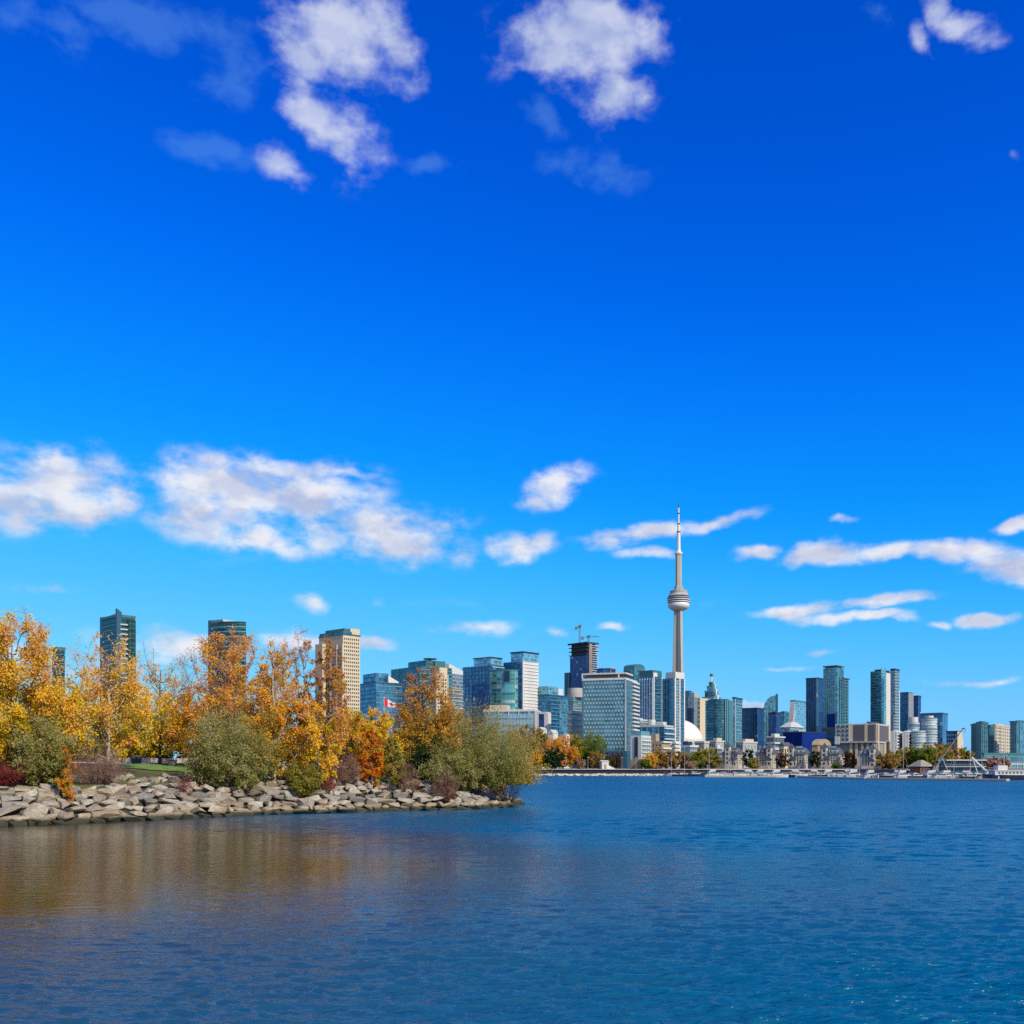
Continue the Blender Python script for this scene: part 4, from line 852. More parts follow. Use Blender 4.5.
def rock_mesh(seed):
    rr = random.Random(seed); bm = bmesh.new()
    for i in range(15):
        d = Vector((rr.uniform(-1, 1), rr.uniform(-1, 1), rr.uniform(-1, 1)))
        m_ = max(abs(d.x), abs(d.y), abs(d.z)); d = d / m_ * .74 + d.normalized() * .26   # between a box and a ball
        d *= rr.uniform(.82, 1.06); bm.verts.new((d.x * .5, d.y * .5, d.z * .5))
    r = bmesh.ops.convex_hull(bm, input=bm.verts)
    bmesh.ops.delete(bm, geom=[v for v in bm.verts if not v.link_faces], context='VERTS')
    bmesh.ops.dissolve_limit(bm, angle_limit=R(16), verts=bm.verts, edges=bm.edges)
    bmesh.ops.bevel(bm, geom=list(bm.edges), offset=.018, segments=1, affect='EDGES', clamp_overlap=True)
    bmesh.ops.triangulate(bm, faces=bm.faces); bmesh.ops.subdivide_edges(bm, edges=bm.edges, cuts=1)
    for v in bm.verts:
        n = mnoise.noise(v.co * 3.2 + Vector((seed * 7.1, 0, 0))); v.co += v.co.normalized() * n * .03
    me = bpy.data.meshes.new('boulder'); bm.to_mesh(me); bm.free(); me.materials.append(M_rock); return me
ROCKS = [rock_mesh(i) for i in range(36)]
# walk along the waterline
front = [Vector(p) for p in SHORE[1:12]]
cum = [0]
for a, c in zip(front[:-1], front[1:]): cum.append(cum[-1] + (c - a).length)
def along(s):
    for i in range(len(front) - 1):
        if s <= cum[i + 1] or i == len(front) - 2:
            t = (s - cum[i]) / (cum[i + 1] - cum[i]); p = front[i].lerp(front[i + 1], t); d = (front[i + 1] - front[i]).normalized()
            if t > .5 and i < len(front) - 2: d = d.lerp((front[i+2] - front[i+1]).normalized(), (t - .5) * .8).normalized()
            return p, d, Vector((-d.y, d.x))
rr = random.Random(5)
S0 = cum[1] - 3.0; S1 = cum[-2]
ROWS = ['in the lowest course', 'in the second course', 'in the third course', 'in the fourth course', 'in the fifth course', 'in the sixth course', 'on the top edge']
NB = [(0, 'below the yellow tree at left'), (25, 'below the leftmost olive bush'), (62, 'below the orange sapling and red brush'), (115, 'below the strip of lawn'), (180, 'below the big grey-olive shrub'), (285, 'below the small green bush'), (330, 'below the brown brush'), (360, 'below the flame-orange young tree'), (400, 'below the dark evergreen bushes'), (440, 'below the large olive willow'), (495, 'at the low tip of the point')]
SHADE = ['pale grey', 'sandy grey', 'weathered grey']
nrock = 0; STONES = []
for k in range(7):
    s = S0 + rr.uniform(0, 1)
    while s < S1:
        w = rr.uniform(1.15, 2.55) * (1.0 if k < 4 else .92)
        if rr.random() < .22: w *= .62
        p, d, n = along(min(s + w / 2, S1 - .01))
        tp = taper(p.x + n.x * 2, p.y + n.y * 2)
        if (k > 1 and tp < .14 * k) : s += w; continue
        inl = .15 + .82 * k + rr.uniform(-.25, .25); h = rr.uniform(.56, .92) * (1 if w > 1.3 else .85)
        if k == 6: h *= .8
        z = (.10 + .515 * k) * (tp if tp < .9 else 1) + rr.uniform(-.12, .12); q = p + n * inl
        o = bpy.data.objects.new('boulder', ROCKS[rr.randrange(36)]); COL.objects.link(o); STONES.append((w * h / q.y ** 2, o))
        o.location = (q.x, q.y, z); o.scale = (w * 1.10, rr.uniform(1.2, 1.8), h * 1.15)
        o.rotation_euler = (rr.uniform(-.28, .12), rr.uniform(-.26, .26), math.atan2(d.y, d.x) + rr.uniform(-.3, .3) + (math.pi if rr.random() < .5 else 0))
        px = 512 + F * q.x / q.y; nb = [t for x0, t in NB if px >= x0 - 8] or [NB[0][1]]
        size = 'big' if w > 2.3 else ('small' if w < 1.35 else 'mid-sized')
        tag(o, f'{size} boulder {ROWS[k]} of the bank, {nb[-1]}', 'boulder', 'boulders of the rock bank')
        nrock += 1; s += w * rr.uniform(.90, 1.04)
for i in range(20):                                                # loose pale stones on the slope under the lawn
    px = rr.uniform(108, 178); d = rr.uniform(106.5, 113) + (px - 130) * .06; x = xat(px, d)
    o = bpy.data.objects.new('boulder', ROCKS[rr.randrange(36)]); COL.objects.link(o); q = rr.uniform(.7, 1.5)
    o.location = (x, d, ground_z(x, d) + .12); o.scale = (q * 1.1, q, q * .7); o.rotation_euler = (rr.uniform(-.3, .3), rr.uniform(-.3, .3), rr.uniform(0, 6))
    tag(o, 'loose pale stone on the slope between the lawn and the bank', 'boulder', 'boulders of the rock bank'); nrock += 1
STONES.sort(key=lambda t: -t[0])
rest = MB()                                                        # past the 275 largest, the smallest stones are one mass
for _, o in STONES[275:]:
    mw = Matrix.LocRotScale(o.location, o.rotation_euler, o.scale)
    rest.add([tuple(mw @ v.co) for v in o.data.vertices], [tuple(p.vertices) for p in o.data.polygons]); bpy.data.objects.remove(o)
if rest.v: tag(rest.obj('small_boulders', M_rock), 'smallest stones wedged between the boulders of the bank', 'boulders', kind='stuff')
print('boulders', nrock, len(STONES))
# ------------------------------------------------------------------ trees and shrubs
def leaf_mat(name, stops, trans=.40):
    m, g = new_mat(name)
    a = g.n('ShaderNodeAttribute', attribute_name='tint')
    c = g.ramp(a.outputs['Fac'], stops)
    d = g.n('ShaderNodeBsdfDiffuse'); g.l(c, d.inputs[0]); t = g.n('ShaderNodeBsdfTranslucent'); g.l(c, t.inputs[0])
    mx = g.n('ShaderNodeMixShader'); mx.inputs[0].default_value = trans; g.l(d.outputs[0], mx.inputs[1]); g.l(t.outputs[0], mx.inputs[2])
    o = g.n('ShaderNodeOutputMaterial'); g.l(mx.outputs[0], o.inputs[0]); return m
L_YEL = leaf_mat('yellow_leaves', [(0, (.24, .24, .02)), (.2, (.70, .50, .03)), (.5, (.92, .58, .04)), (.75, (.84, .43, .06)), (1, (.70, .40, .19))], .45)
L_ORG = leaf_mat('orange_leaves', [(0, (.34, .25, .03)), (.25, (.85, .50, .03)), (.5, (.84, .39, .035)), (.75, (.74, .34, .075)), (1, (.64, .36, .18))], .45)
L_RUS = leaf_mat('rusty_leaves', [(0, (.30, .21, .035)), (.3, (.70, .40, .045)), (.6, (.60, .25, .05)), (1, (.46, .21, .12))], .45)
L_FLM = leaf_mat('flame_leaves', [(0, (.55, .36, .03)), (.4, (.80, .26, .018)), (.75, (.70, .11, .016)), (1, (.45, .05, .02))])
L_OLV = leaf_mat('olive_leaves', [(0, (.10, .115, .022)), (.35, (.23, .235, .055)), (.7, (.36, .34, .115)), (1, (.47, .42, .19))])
L_OLY = leaf_mat('yellow_olive_leaves', [(0, (.12, .12, .016)), (.4, (.30, .26, .04)), (.7, (.43, .34, .075)), (1, (.50, .38, .13))])
L_GRN = leaf_mat('green_leaves', [(0, (.04, .075, .02)), (.5, (.13, .20, .025)), (.8, (.25, .28, .035)), (1, (.36, .31, .05))])
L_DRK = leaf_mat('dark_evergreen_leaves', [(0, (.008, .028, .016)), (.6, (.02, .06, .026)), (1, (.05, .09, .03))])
L_BRN = leaf_mat('brown_leaves', [(0, (.16, .11, .03)), (.5, (.38, .22, .055)), (1, (.48, .31, .09))])
L_BRNd = leaf_mat('dark_brown_leaves', [(0, (.045, .035, .018)), (.5, (.10, .055, .028)), (1, (.17, .09, .04))])
L_RED = leaf_mat('burgundy_leaves', [(0, (.11, .018, .022)), (.6, (.27, .045, .045)), (1, (.38, .13, .11))])
L_TWG = leaf_mat('dry_brush', [(0, (.18, .10, .07)), (.6, (.40, .24, .17)), (1, (.50, .35, .26))])
L_PNK = leaf_mat('pale_pink_leaves', [(0, (.34, .18, .13)), (1, (.55, .33, .26))])
M_bark = mat('grey_bark', (.13, .10, .075), .95, var=.3, scale=3)
M_barkp = mat('pale_bark', (.34, .29, .23), .9, var=.25, scale=3)
M_barkd = mat('dark_bark', (.05, .038, .03), .95, var=.3, scale=3)
M_twig = mat('red_brown_twigs', (.14, .07, .06), .9, var=.3, scale=3)

class Tubes:
    def __init__(s): s.v = []; s.f = []
    def add(s, pts, rad, n):
        o = len(s.v); m = len(pts)
        for k in range(m):
            d = (pts[min(k+1, m-1)] - pts[max(k-1, 0)]); d = d / (np.linalg.norm(d) + 1e-9)
            u = np.cross(d, (0.31, 0.17, .93) if abs(d[2]) < .9 else (1, 0, 0)); u /= np.linalg.norm(u) + 1e-9; w = np.cross(d, u)
            for i in range(n):
                t = 2 * math.pi * i / n; s.v.append(tuple(pts[k] + rad[k] * (math.cos(t) * u + math.sin(t) * w)))
        for k in range(m - 1):
            for i in range(n): s.f.append((o+k*n+i, o+k*n+(i+1) % n, o+(k+1)*n+(i+1) % n, o+(k+1)*n+i))
    def obj(s, name, m, parent):
        me = bpy.data.meshes.new(name); me.from_pydata(s.v, [], s.f); me.update(); me.materials.append(m); me.shade_smooth()
        return link(name, me, parent)
def leaf_obj(name, C, size, tint, m, parent, rng, narrow=.62, droop=0.0):
    n = len(C); nr = rng.normal(size=(n, 3)); nr[:, 2] += .55; nr[:, 0] += .35; nr[:, 1] -= .40
    nr /= np.linalg.norm(nr, axis=1, keepdims=True)
    t = np.cross(nr, rng.normal(size=(n, 3))); t[:, 2] -= droop; t /= np.linalg.norm(t, axis=1, keepdims=True); b = np.cross(nr, t)
    sz = size[:, None] * .5
    V = np.stack([C + t * sz, C + b * sz * narrow + nr * sz * .12, C - t * sz, C - b * sz * narrow + nr * sz * .12], 1).reshape(-1, 3)
    me = bpy.data.meshes.new(name); me.vertices.add(4 * n); me.vertices.foreach_set('co', V.astype(np.float32).ravel())
    me.loops.add(4 * n); me.loops.foreach_set('vertex_index', np.arange(4 * n, dtype=np.int32))
    me.polygons.add(n); me.polygons.foreach_set('loop_start', np.arange(0, 4 * n, 4, dtype=np.int32))
    me.update(calc_edges=True)
    at = me.attributes.new('tint', 'FLOAT', 'FACE'); at.data.foreach_set('value', np.clip(tint, 0, 1).astype(np.float32))
    me.materials.append(m); return link(name, me, parent)

def plant(name, label, cat, px, d, ybase, ytop, wpx, leaves, seed, bark=None, hb=.2, nl=14, nsub=7, ntw=5, lpt=7, lsize=.24,
          peak=.35, top_thin=.75, top_r=.12, lean=0.0, up=.55, tint0=.5, tint_h=.35, tint_r=.22, trunk_r=None, stems=1, gap=.2, narrow=.62,
          droop=0.0, group=None, base_z=None, tubes=True, flat=1.0, sink=.2, minz=.05):
    """a plant whose limbs, boughs and twigs grow to a crown of the given picture size at distance d; leaves sit along the twigs"""
    rng = np.random.default_rng(seed)
    X = xat(px, d); z0 = zat(ybase, d) if base_z is None else base_z
    H = zat(ytop, d) - z0; Rr = wpx * d / F / 2
    e = empty(name, label, cat, (X, d, z0), 0, group)
    trunk_r = trunk_r or H * .016
    T = Tubes(); anc = []; wgt = []; tin = []; rr_ = []
    def prof(t):                       # crown half-width, 0 = foot of the crown, 1 = top
        if t < peak: return .55 + .45 * math.sin(math.pi / 2 * t / peak)
        return top_r + (1 - top_r) * math.cos(math.pi / 2 * (t - peak) / (1 - peak)) ** .85
    wob = rng.normal(size=(8, 2)) * H * .012
    def axis(h, st=0):
        k = h * 6; i = min(6, int(k)); f = k - i; w = wob[i] * (1 - f) + wob[i + 1] * f
        return np.array([w[0] * h + lean * H * h * h, w[1] * h, H * h])
    stem_tops = []
    if stems == 1:
        pts = [axis(h) - np.array([0, 0, sink if h == 0 else 0]) for h in np.linspace(0, .86, 9)]
        T.add(pts, [trunk_r * (1.25 if i == 0 else 1) * (1 - .82 * i / 8) for i in range(9)], 8)
    for i in range(nl):
        t = (i + rng.uniform(.2, .8)) / nl; t = t ** .9
        a = i * 2.39996 + rng.uniform(-.5, .5); zt = hb + (1 - hb) * t; rad = prof(t) * Rr * rng.uniform(.62, 1.04)
        end = axis(zt) + np.array([math.cos(a) * rad, math.sin(a) * rad * flat, rng.uniform(-.03, .03) * H])
        if stems > 1: st = np.array([math.cos(a) * trunk_r * 3 * rng.uniform(.2, 1.6), math.sin(a) * trunk_r * 3, -sink])
        else:
            hs = max(hb * .55, zt - (rad / H) * (.5 + up)); hs = min(hs, .8); st = axis(hs)
        mid = (st + end) / 2 + np.array([math.cos(a), math.sin(a) * flat, 0]) * rad * .16 - np.array([0, 0, 1]) * (.06 * H if stems == 1 else -.10 * H * (1 - t))
        n = 7; u = np.linspace(0, 1, n)[:, None]
        L = (1 - u) ** 2 * st + 2 * u * (1 - u) * mid + u ** 2 * end
        L[1:-1] += rng.normal(size=(n - 2, 3)) * H * .006
        r0 = trunk_r * (.55 if stems == 1 else .8) * (1 - .45 * t)
        T.add(list(L), [r0 * (1 - .8 * k / (n - 1)) for k in range(n)], 5)
        ll = np.linalg.norm(end - st)
        for j in range(nsub):
            q = rng.uniform(.32, 1.0) if j else 1.0; k = q * (n - 1); i0 = min(n - 2, int(k)); s0 = L[i0] * (1 - (k - i0)) + L[i0 + 1] * (k - i0)
            tdir = L[i0 + 1] - L[i0]; tdir /= np.linalg.norm(tdir) + 1e-9
            dv = tdir * .7 + rng.normal(size=3) * .62 + np.array([0, 0, up * .6 - droop]); dv[1] *= (flat + 1) / 2; dv /= np.linalg.norm(dv)
            sl = min(ll * rng.uniform(.22, .45), max(Rr, H * .12) * .6) ; e1 = s0 + dv * sl + np.array([0, 0, .05 * sl])
            T.add([s0, (s0 + e1) / 2 + rng.normal(size=3) * sl * .06, e1], [r0 * .32, r0 * .22, r0 * .1], 4)
            hh = min(1, max(0, (e1[2] / H - hb) / (1 - hb)))
            dens = (1 - min(.93, top_thin * 1.2) * sst(.30, .92, hh)) * (0.15 if rng.random() < gap else rng.uniform(.65, 1.25))
            ct = rng.normal() * tint_r
            for w in range(ntw):
                f = rng.uniform(.2, 1); b0 = s0 * (1 - f) + e1 * f; dw = dv * .5 + rng.normal(size=3) * .6 + np.array([0, 0, .2 - droop]); dw /= np.linalg.norm(dw)
                tl = sl * rng.uniform(.3, .6); b1 = b0 + dw * tl
                if tubes: T.add([b0, b1], [r0 * .12, r0 * .04], 3)
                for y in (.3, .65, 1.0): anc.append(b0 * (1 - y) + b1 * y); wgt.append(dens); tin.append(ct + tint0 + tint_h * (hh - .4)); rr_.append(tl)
    anc = np.array(anc); wgt = np.array(wgt); tin = np.array(tin); rr_ = np.array(rr_)
    cnt = rng.poisson(lpt * 1.7 * wgt); idx = np.repeat(np.arange(len(anc)), cnt)
    C = anc[idx] + rng.normal(size=(len(idx), 3)) * (rr_[idx] * .30)[:, None]
    keep = C[:, 2] > minz; C = C[keep]; idx = idx[keep]
    T.obj('trunk' if stems == 1 else 'stems', bark or M_bark, e)
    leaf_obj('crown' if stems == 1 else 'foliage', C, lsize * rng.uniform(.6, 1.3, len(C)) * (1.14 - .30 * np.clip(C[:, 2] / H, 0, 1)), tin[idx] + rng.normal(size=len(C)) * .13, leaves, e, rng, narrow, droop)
    return e
def gz_at(px, d): return ground_z(xat(px, d), d)
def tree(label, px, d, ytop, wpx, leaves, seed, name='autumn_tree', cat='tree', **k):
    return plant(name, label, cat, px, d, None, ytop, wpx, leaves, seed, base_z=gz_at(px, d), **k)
def shrub(label, px, d, ytop, wpx, leaves, seed, name='shrub', cat='shrub', **k):
    a = dict(stems=5, hb=.05, nl=34, nsub=6, ntw=4, peak=.3, top_r=.35, top_thin=.3, up=.7, trunk_r=.05, lsize=.25, lpt=3.6, narrow=.36, tubes=True, tint_h=.1, gap=.12)
    a.update(k); return plant(name, label, cat, px, d, None, ytop, wpx, leaves, seed, base_z=gz_at(px, d), **a)
# the near row
tree('large yellow and orange tree at the left picture edge, biggest of the row', 10, 101, 623, 108, L_YEL, 11, hb=.10, nl=40, nsub=9, ntw=6, lpt=8.5, lsize=.25, peak=.28, top_r=.42, top_thin=.45, tint0=.42, tint_h=.55, gap=.14)
tree('yellow tree at far left, half out of the picture, behind the biggest one', -48, 112, 620, 110, L_YEL, 12, hb=.15, nl=20, tint0=.5, tint_h=.4)
tree('golden tree with a bright low crown and bare wispy top, before the leftmost teal tower', 108, 113, 638, 92, L_YEL, 13, bark=M_barkp, hb=.20, nl=22, nsub=8, ntw=6, lpt=7, lsize=.26, peak=.20, top_r=.34, top_thin=.72, tint0=.42, tint_h=.62, up=.8)
tree('tall orange-brown tree peaking before the bow-fronted teal tower', 226, 124, 634, 104, L_ORG, 14, hb=.14, nl=26, nsub=8, ntw=6, lpt=7, lsize=.26, peak=.30, top_r=.25, top_thin=.45, tint0=.52, tint_h=.35, up=.85)
tree('thin tawny tree with a dark trunk, between the golden tree and the tall orange one', 160, 130, 655, 84, L_YEL, 15, bark=M_barkd, hb=.25, nl=18, nsub=7, lpt=5, lsize=.26, top_thin=.7, top_r=.4, tint0=.55, tint_h=.5, up=.8)
tree('bright orange-yellow tree with low trailing boughs right of the tall orange one', 274, 118, 640, 66, L_ORG, 16, bark=M_barkp, hb=.04, nl=24, nsub=8, ntw=6, lpt=7, lsize=.26, peak=.22, top_r=.22, top_thin=.68, tint0=.30, tint_h=.55, up=.9)
tree('slender bare poplar with a wispy top, left of two', 284, 128, 637, 26, L_RUS, 17, name='poplar_tree', bark=M_barkp, hb=.30, nl=12, nsub=6, lpt=2, lsize=.22, top_thin=.3, top_r=.5, peak=.4, up=1.3, tint0=.7)
tree('slender bare poplar with pinkish wispy top, right of two', 303, 129, 636, 24, L_RUS, 18, name='poplar_tree', bark=M_barkp, hb=.34, nl=13, nsub=6, lpt=3, lsize=.22, top_thin=.1, top_r=.5, peak=.5, up=1.3, tint0=.75)
tree('rusty tree standing in front of the cream stone tower', 328, 125, 644, 44, L_RUS, 19, hb=.16, nl=20, nsub=7, lpt=6, lsize=.24, top_thin=.45, top_r=.3, peak=.3, up=.9, tint0=.42, tint_h=.35)
tree('low golden tree under the poplars', 318, 119, 700, 58, L_YEL, 20, hb=.10, nl=18, nsub=7, lpt=7, lsize=.26, top_thin=.2, top_r=.4, tint0=.55)
tree('yellow-green tree left of the flame-orange young tree', 370, 128, 713, 56, L_YEL, 21, hb=.10, nl=20, nsub=7, lpt=7, lsize=.26, top_thin=.15, top_r=.45, tint0=.36, tint_h=.3)
tree('wide rusty-red tree with a thin top, right of the flag', 422, 132, 668, 74, L_RUS, 22, bark=M_barkd, hb=.12, nl=28, nsub=8, ntw=6, lpt=6, lsize=.25, peak=.26, top_r=.22, top_thin=.62, tint0=.22, tint_h=.75, up=.7)
tree('orange tree between the rusty-red tree and the large olive willow', 447, 134, 694, 56, L_ORG, 23, hb=.1, nl=18, nsub=7, lpt=6, lsize=.25, top_thin=.3, tint0=.45, tint_h=.4)
tree('flame-orange young tree on the bank', 372, 122.5, 729, 27, L_FLM, 24, name='young_tree', hb=.05, nl=16, nsub=6, lpt=7, lsize=.2, peak=.3, top_r=.25, top_thin=.1, tint0=.30, tint_h=.2, up=.9)
tree('small dark yellow-green conifer right of the flame-orange young tree', 392, 124, 735, 26, L_OLY, 25, name='conifer', hb=.05, nl=18, nsub=6, lpt=8, lsize=.18, peak=.2, top_r=.15, top_thin=0, tint0=.4)
tree('bright orange sapling on the bank left of the red brush', 67, 97.5, 752, 20, L_FLM, 26, name='sapling', hb=.05, nl=13, nsub=5, lpt=6, lsize=.15, peak=.25, top_r=.15, top_thin=0, tint0=.3)
# second row and the grove behind
for i, (px, d, yt, w, lf, lb, t0) in enumerate((
    (-20, 150, 660, 110, L_ORG, 'orange tree of the back row behind the biggest yellow tree', .5), (70, 150, 668, 70, L_OLY, 'brownish tree of the back row between the two yellow trees', .8),
    (140, 165, 690, 70, L_YEL, 'dark golden tree of the back row above the blue bins', .25), (186, 150, 672, 66, L_ORG, 'amber tree of the back row behind the big grey-olive shrub', .45),
    (250, 152, 655, 60, L_RUS, 'russet tree of the back row right of the tall orange one', .4), (300, 160, 702, 60, L_OLY, 'olive-brown tree of the back row under the poplars', .55),
    (345, 158, 690, 60, L_ORG, 'amber tree of the back row before the foot of the cream tower', .35), (392, 160, 714, 56, L_RUS, 'brown tree of the back row behind the flag', .35),
    (440, 165, 692, 60, L_OLY, 'olive tree of the back row behind the orange one', .7), (480, 170, 702, 60, L_BRN, 'brownish tree of the back row behind the olive willow', .7))):
    tree(lb, px, d, yt + 22, w, lf, 40 + i, hb=.10, nl=20, nsub=7, ntw=5, lpt=6, lsize=.34, top_thin=.45, top_r=.35, tint0=t0, tint_h=.35)
# shrubs along the top of the bank
shrub('grey-olive bush hanging over the boulders at the left', 42, 99, 726, 56, L_OLV, 61, name='olive_bush', nl=40, lpt=6, tint0=.5, sink=.6, hb=.0)
shrub('big grey-olive shrub on the bank in the middle of the headland', 226, 112.5, 725, 76, L_OLV, 62, name='olive_shrub', minz=-.6, nl=60, nsub=7, ntw=5, lpt=6, tint0=.55, top_r=.4, sink=.6)
shrub('small green bush hanging over the boulders right of the big olive shrub', 304, 116.5, 765, 36, L_OLY, 63, name='green_bush', nl=26, lpt=6, tint0=.35, sink=.6)
shrub('large olive willow at the right end of the headland', 472, 132, 724, 88, L_OLV, 64, name='willow', minz=1.0, nl=74, nsub=8, ntw=5, lpt=6, tint0=.46, tint_r=.2, lean=.04, peak=.35, top_r=.3, droop=.1)
shrub('yellow-olive willow leaning over the water at the tip', 507, 137, 736, 54, L_OLY, 65, name='willow', minz=2.7, nl=54, nsub=7, ntw=5, lpt=6, tint0=.72, lean=.10, droop=.45, peak=.5, top_r=.4)
shrub('low olive bush in front of the large willow', 452, 127.5, 752, 52, L_OLV, 66, name='olive_bush', minz=.3, nl=36, lpt=7, tint0=.6)
shrub('dark evergreen bush left of the large willow, taller of two', 432, 131, 738, 26, L_DRK, 67, name='evergreen_bush', nl=34, lpt=13, tint0=.4, lsize=.2)
shrub('dark evergreen bush left of the large willow, wider and lower of two', 415, 129, 752, 34, L_DRK, 68, name='evergreen_bush', nl=36, lpt=13, tint0=.4, lsize=.2)
shrub('dark evergreen bush behind the brown brush', 350, 136, 730, 26, L_DRK, 69, name='evergreen_bush', nl=30, lpt=11, tint0=.5, lsize=.22)
shrub('burgundy bush at the left picture edge under the yellow tree', 8, 97, 764, 44, L_RED, 70, name='burgundy_bush', nl=26, lpt=5, lsize=.15, tint0=.4, bark=M_twig)
shrub('brownish red bare brush between the orange sapling and the lawn', 98, 103, 752, 54, L_TWG, 71, name='bare_brush', nl=40, nsub=8, ntw=6, lpt=2, lsize=.11, tint0=.5, bark=M_twig)
shrub('small dark red bush right of the lawn, among the top boulders', 184, 107.5, 777, 20, L_RED, 72, name='burgundy_bush', nl=20, lpt=1, lsize=.13, tint0=.55, bark=M_twig, sink=.5)
shrub('brown dead brush left of the flame-orange young tree', 345, 121, 759, 36, L_TWG, 73, name='bare_brush', nl=30, nsub=7, ntw=6, lpt=3, lsize=.13, tint0=.35, bark=M_twig)
shrub('small reddish bush right of the small green bush', 328, 118, 770, 18, L_RED, 74, name='burgundy_bush', nl=16, lpt=3, lsize=.12, tint0=.7, bark=M_twig, sink=.4)
shrub('brown twiggy bush at the foot of the large willow', 446, 124.5, 774, 26, L_TWG, 75, name='bare_brush', nl=28, nsub=7, ntw=5, lpt=3, lsize=.13, tint0=.2, bark=M_twig)
shrub('reddish brown bush left of the evergreen bushes', 407, 123.5, 766, 24, L_TWG, 76, name='bare_brush', nl=18, lpt=4, lsize=.14, tint0=.3, bark=M_twig)
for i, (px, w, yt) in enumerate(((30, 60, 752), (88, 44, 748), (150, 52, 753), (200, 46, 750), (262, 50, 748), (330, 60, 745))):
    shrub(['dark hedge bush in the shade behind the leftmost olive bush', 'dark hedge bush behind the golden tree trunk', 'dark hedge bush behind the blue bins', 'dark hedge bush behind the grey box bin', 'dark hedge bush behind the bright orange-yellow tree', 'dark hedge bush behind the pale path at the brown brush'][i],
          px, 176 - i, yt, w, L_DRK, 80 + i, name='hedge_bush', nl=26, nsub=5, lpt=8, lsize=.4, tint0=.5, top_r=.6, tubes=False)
# mainland shore trees
def far_tree(label, px, d, ytop, wpx, leaves, seed, **k):
    a = dict(hb=.12, nl=20, nsub=6, ntw=4, lpt=6, lsize=.8, top_thin=.0, top_r=.55, peak=.4, tubes=False, tint_h=.1, tint_r=.25, gap=.1); a.update(k)
    if wpx <= 15: a.update(lsize=.45, lpt=5)
    elif wpx >= 30: a.update(nl=34, lsize=.62, top_r=.68)
    return plant('shore_tree', label, 'tree', px, d, None, ytop, wpx, leaves, seed, base_z=GZ, group=None, **a)
FT = [(527, 540, 729, 40, L_BRN, 'brownish olive tree on the far shore right behind the willow'), (541, 530, 733, 26, L_OLY, 'olive tree on the far shore left of the orange-brown one'), (536, 522, 752, 24, L_YEL, 'low yellow tree on the far quay beside the willow'),
      (563, 525, 738, 32, L_ORG, 'orange-brown round tree on the far quay'), (553, 518, 750, 18, L_DRK, 'dark evergreen beside the orange-brown round tree'), (586, 530, 737, 38, L_GRN, 'large round green tree on the far quay left of the hotel'), (596, 518, 752, 14, L_BRN, 'small brown tree at the right foot of the green tree'),
      (580, 512, 760, 9, L_PNK, 'tiny tan tree on the quay between the orange and green trees'), (608, 560, 756, 10, L_RUS, 'thin bare rusty tree in front of the hotel, left'), (616, 560, 754, 10, L_RUS, 'thin bare rusty tree in front of the hotel, right'),
      (651, 535, 754, 14, L_YEL, 'small yellow tree right of the white boxy block'), (661, 540, 753, 24, L_BRN, 'gold-brown tree before the brown brick block'), (646, 530, 760, 9, L_GRN, 'low green bush tree beside the white boxy block'), (681, 545, 755, 24, L_BRN, 'brown tree behind the first sailboat'), (691, 505, 763, 12, L_PNK, 'small pale pink tree on the quay'),
      (706, 535, 751, 28, L_OLY, 'olive round tree with a tall mast before it'), (697, 530, 756, 14, L_GRN, 'small green tree left of the olive round tree'), (749, 548, 749, 13, L_DRK, 'dark tree between the first two turreted houses'), (754, 530, 759, 10, L_OLY, 'small yellow-olive tree right below the dark tree'), (783, 546, 753, 12, L_BRNd, 'dark brownish tree between the second and third turreted houses'),
      (816, 545, 752, 13, L_DRK, 'dark tree below the arched-roof hall'), (836, 520, 764, 8, L_GRN, 'small yellow-green tree before the fourth turreted house'), (850, 545, 752, 15, L_BRNd, 'dark rusty tree between the fourth and last turreted houses'),
      (888, 520, 755, 20, L_BRN, 'brown-gold tree just right of the last turreted house'), (897, 530, 754, 18, L_OLY, 'olive-gold tree second right of the last turreted house'), (908, 535, 752, 22, L_OLY, 'olive-gold tree below the white round condos'), (921, 525, 750, 24, L_GRN, 'green-gold tree left of the brown-roofed pavilion'),
      (935, 530, 747, 26, L_OLY, 'gold-olive tree behind the brown-roofed pavilion'), (946, 540, 746, 26, L_BRN, 'tallest tawny tree left of the white-roofed clubhouse'), (958, 540, 750, 22, L_OLY, 'olive tree behind the white-roofed clubhouse'), (968, 545, 756, 14, L_RUS, 'low rusty tree right of the white-roofed clubhouse'), (996, 470, 759, 22, L_PNK, 'bare pinkish trees before the teal hall at far right')]
for i, (px, d, yt, w, lf, lb) in enumerate(FT):
    far_tree(lb, px, d, yt, w, lf, 120 + i, tint0=.55 if lf in (L_YEL, L_ORG) else .5)
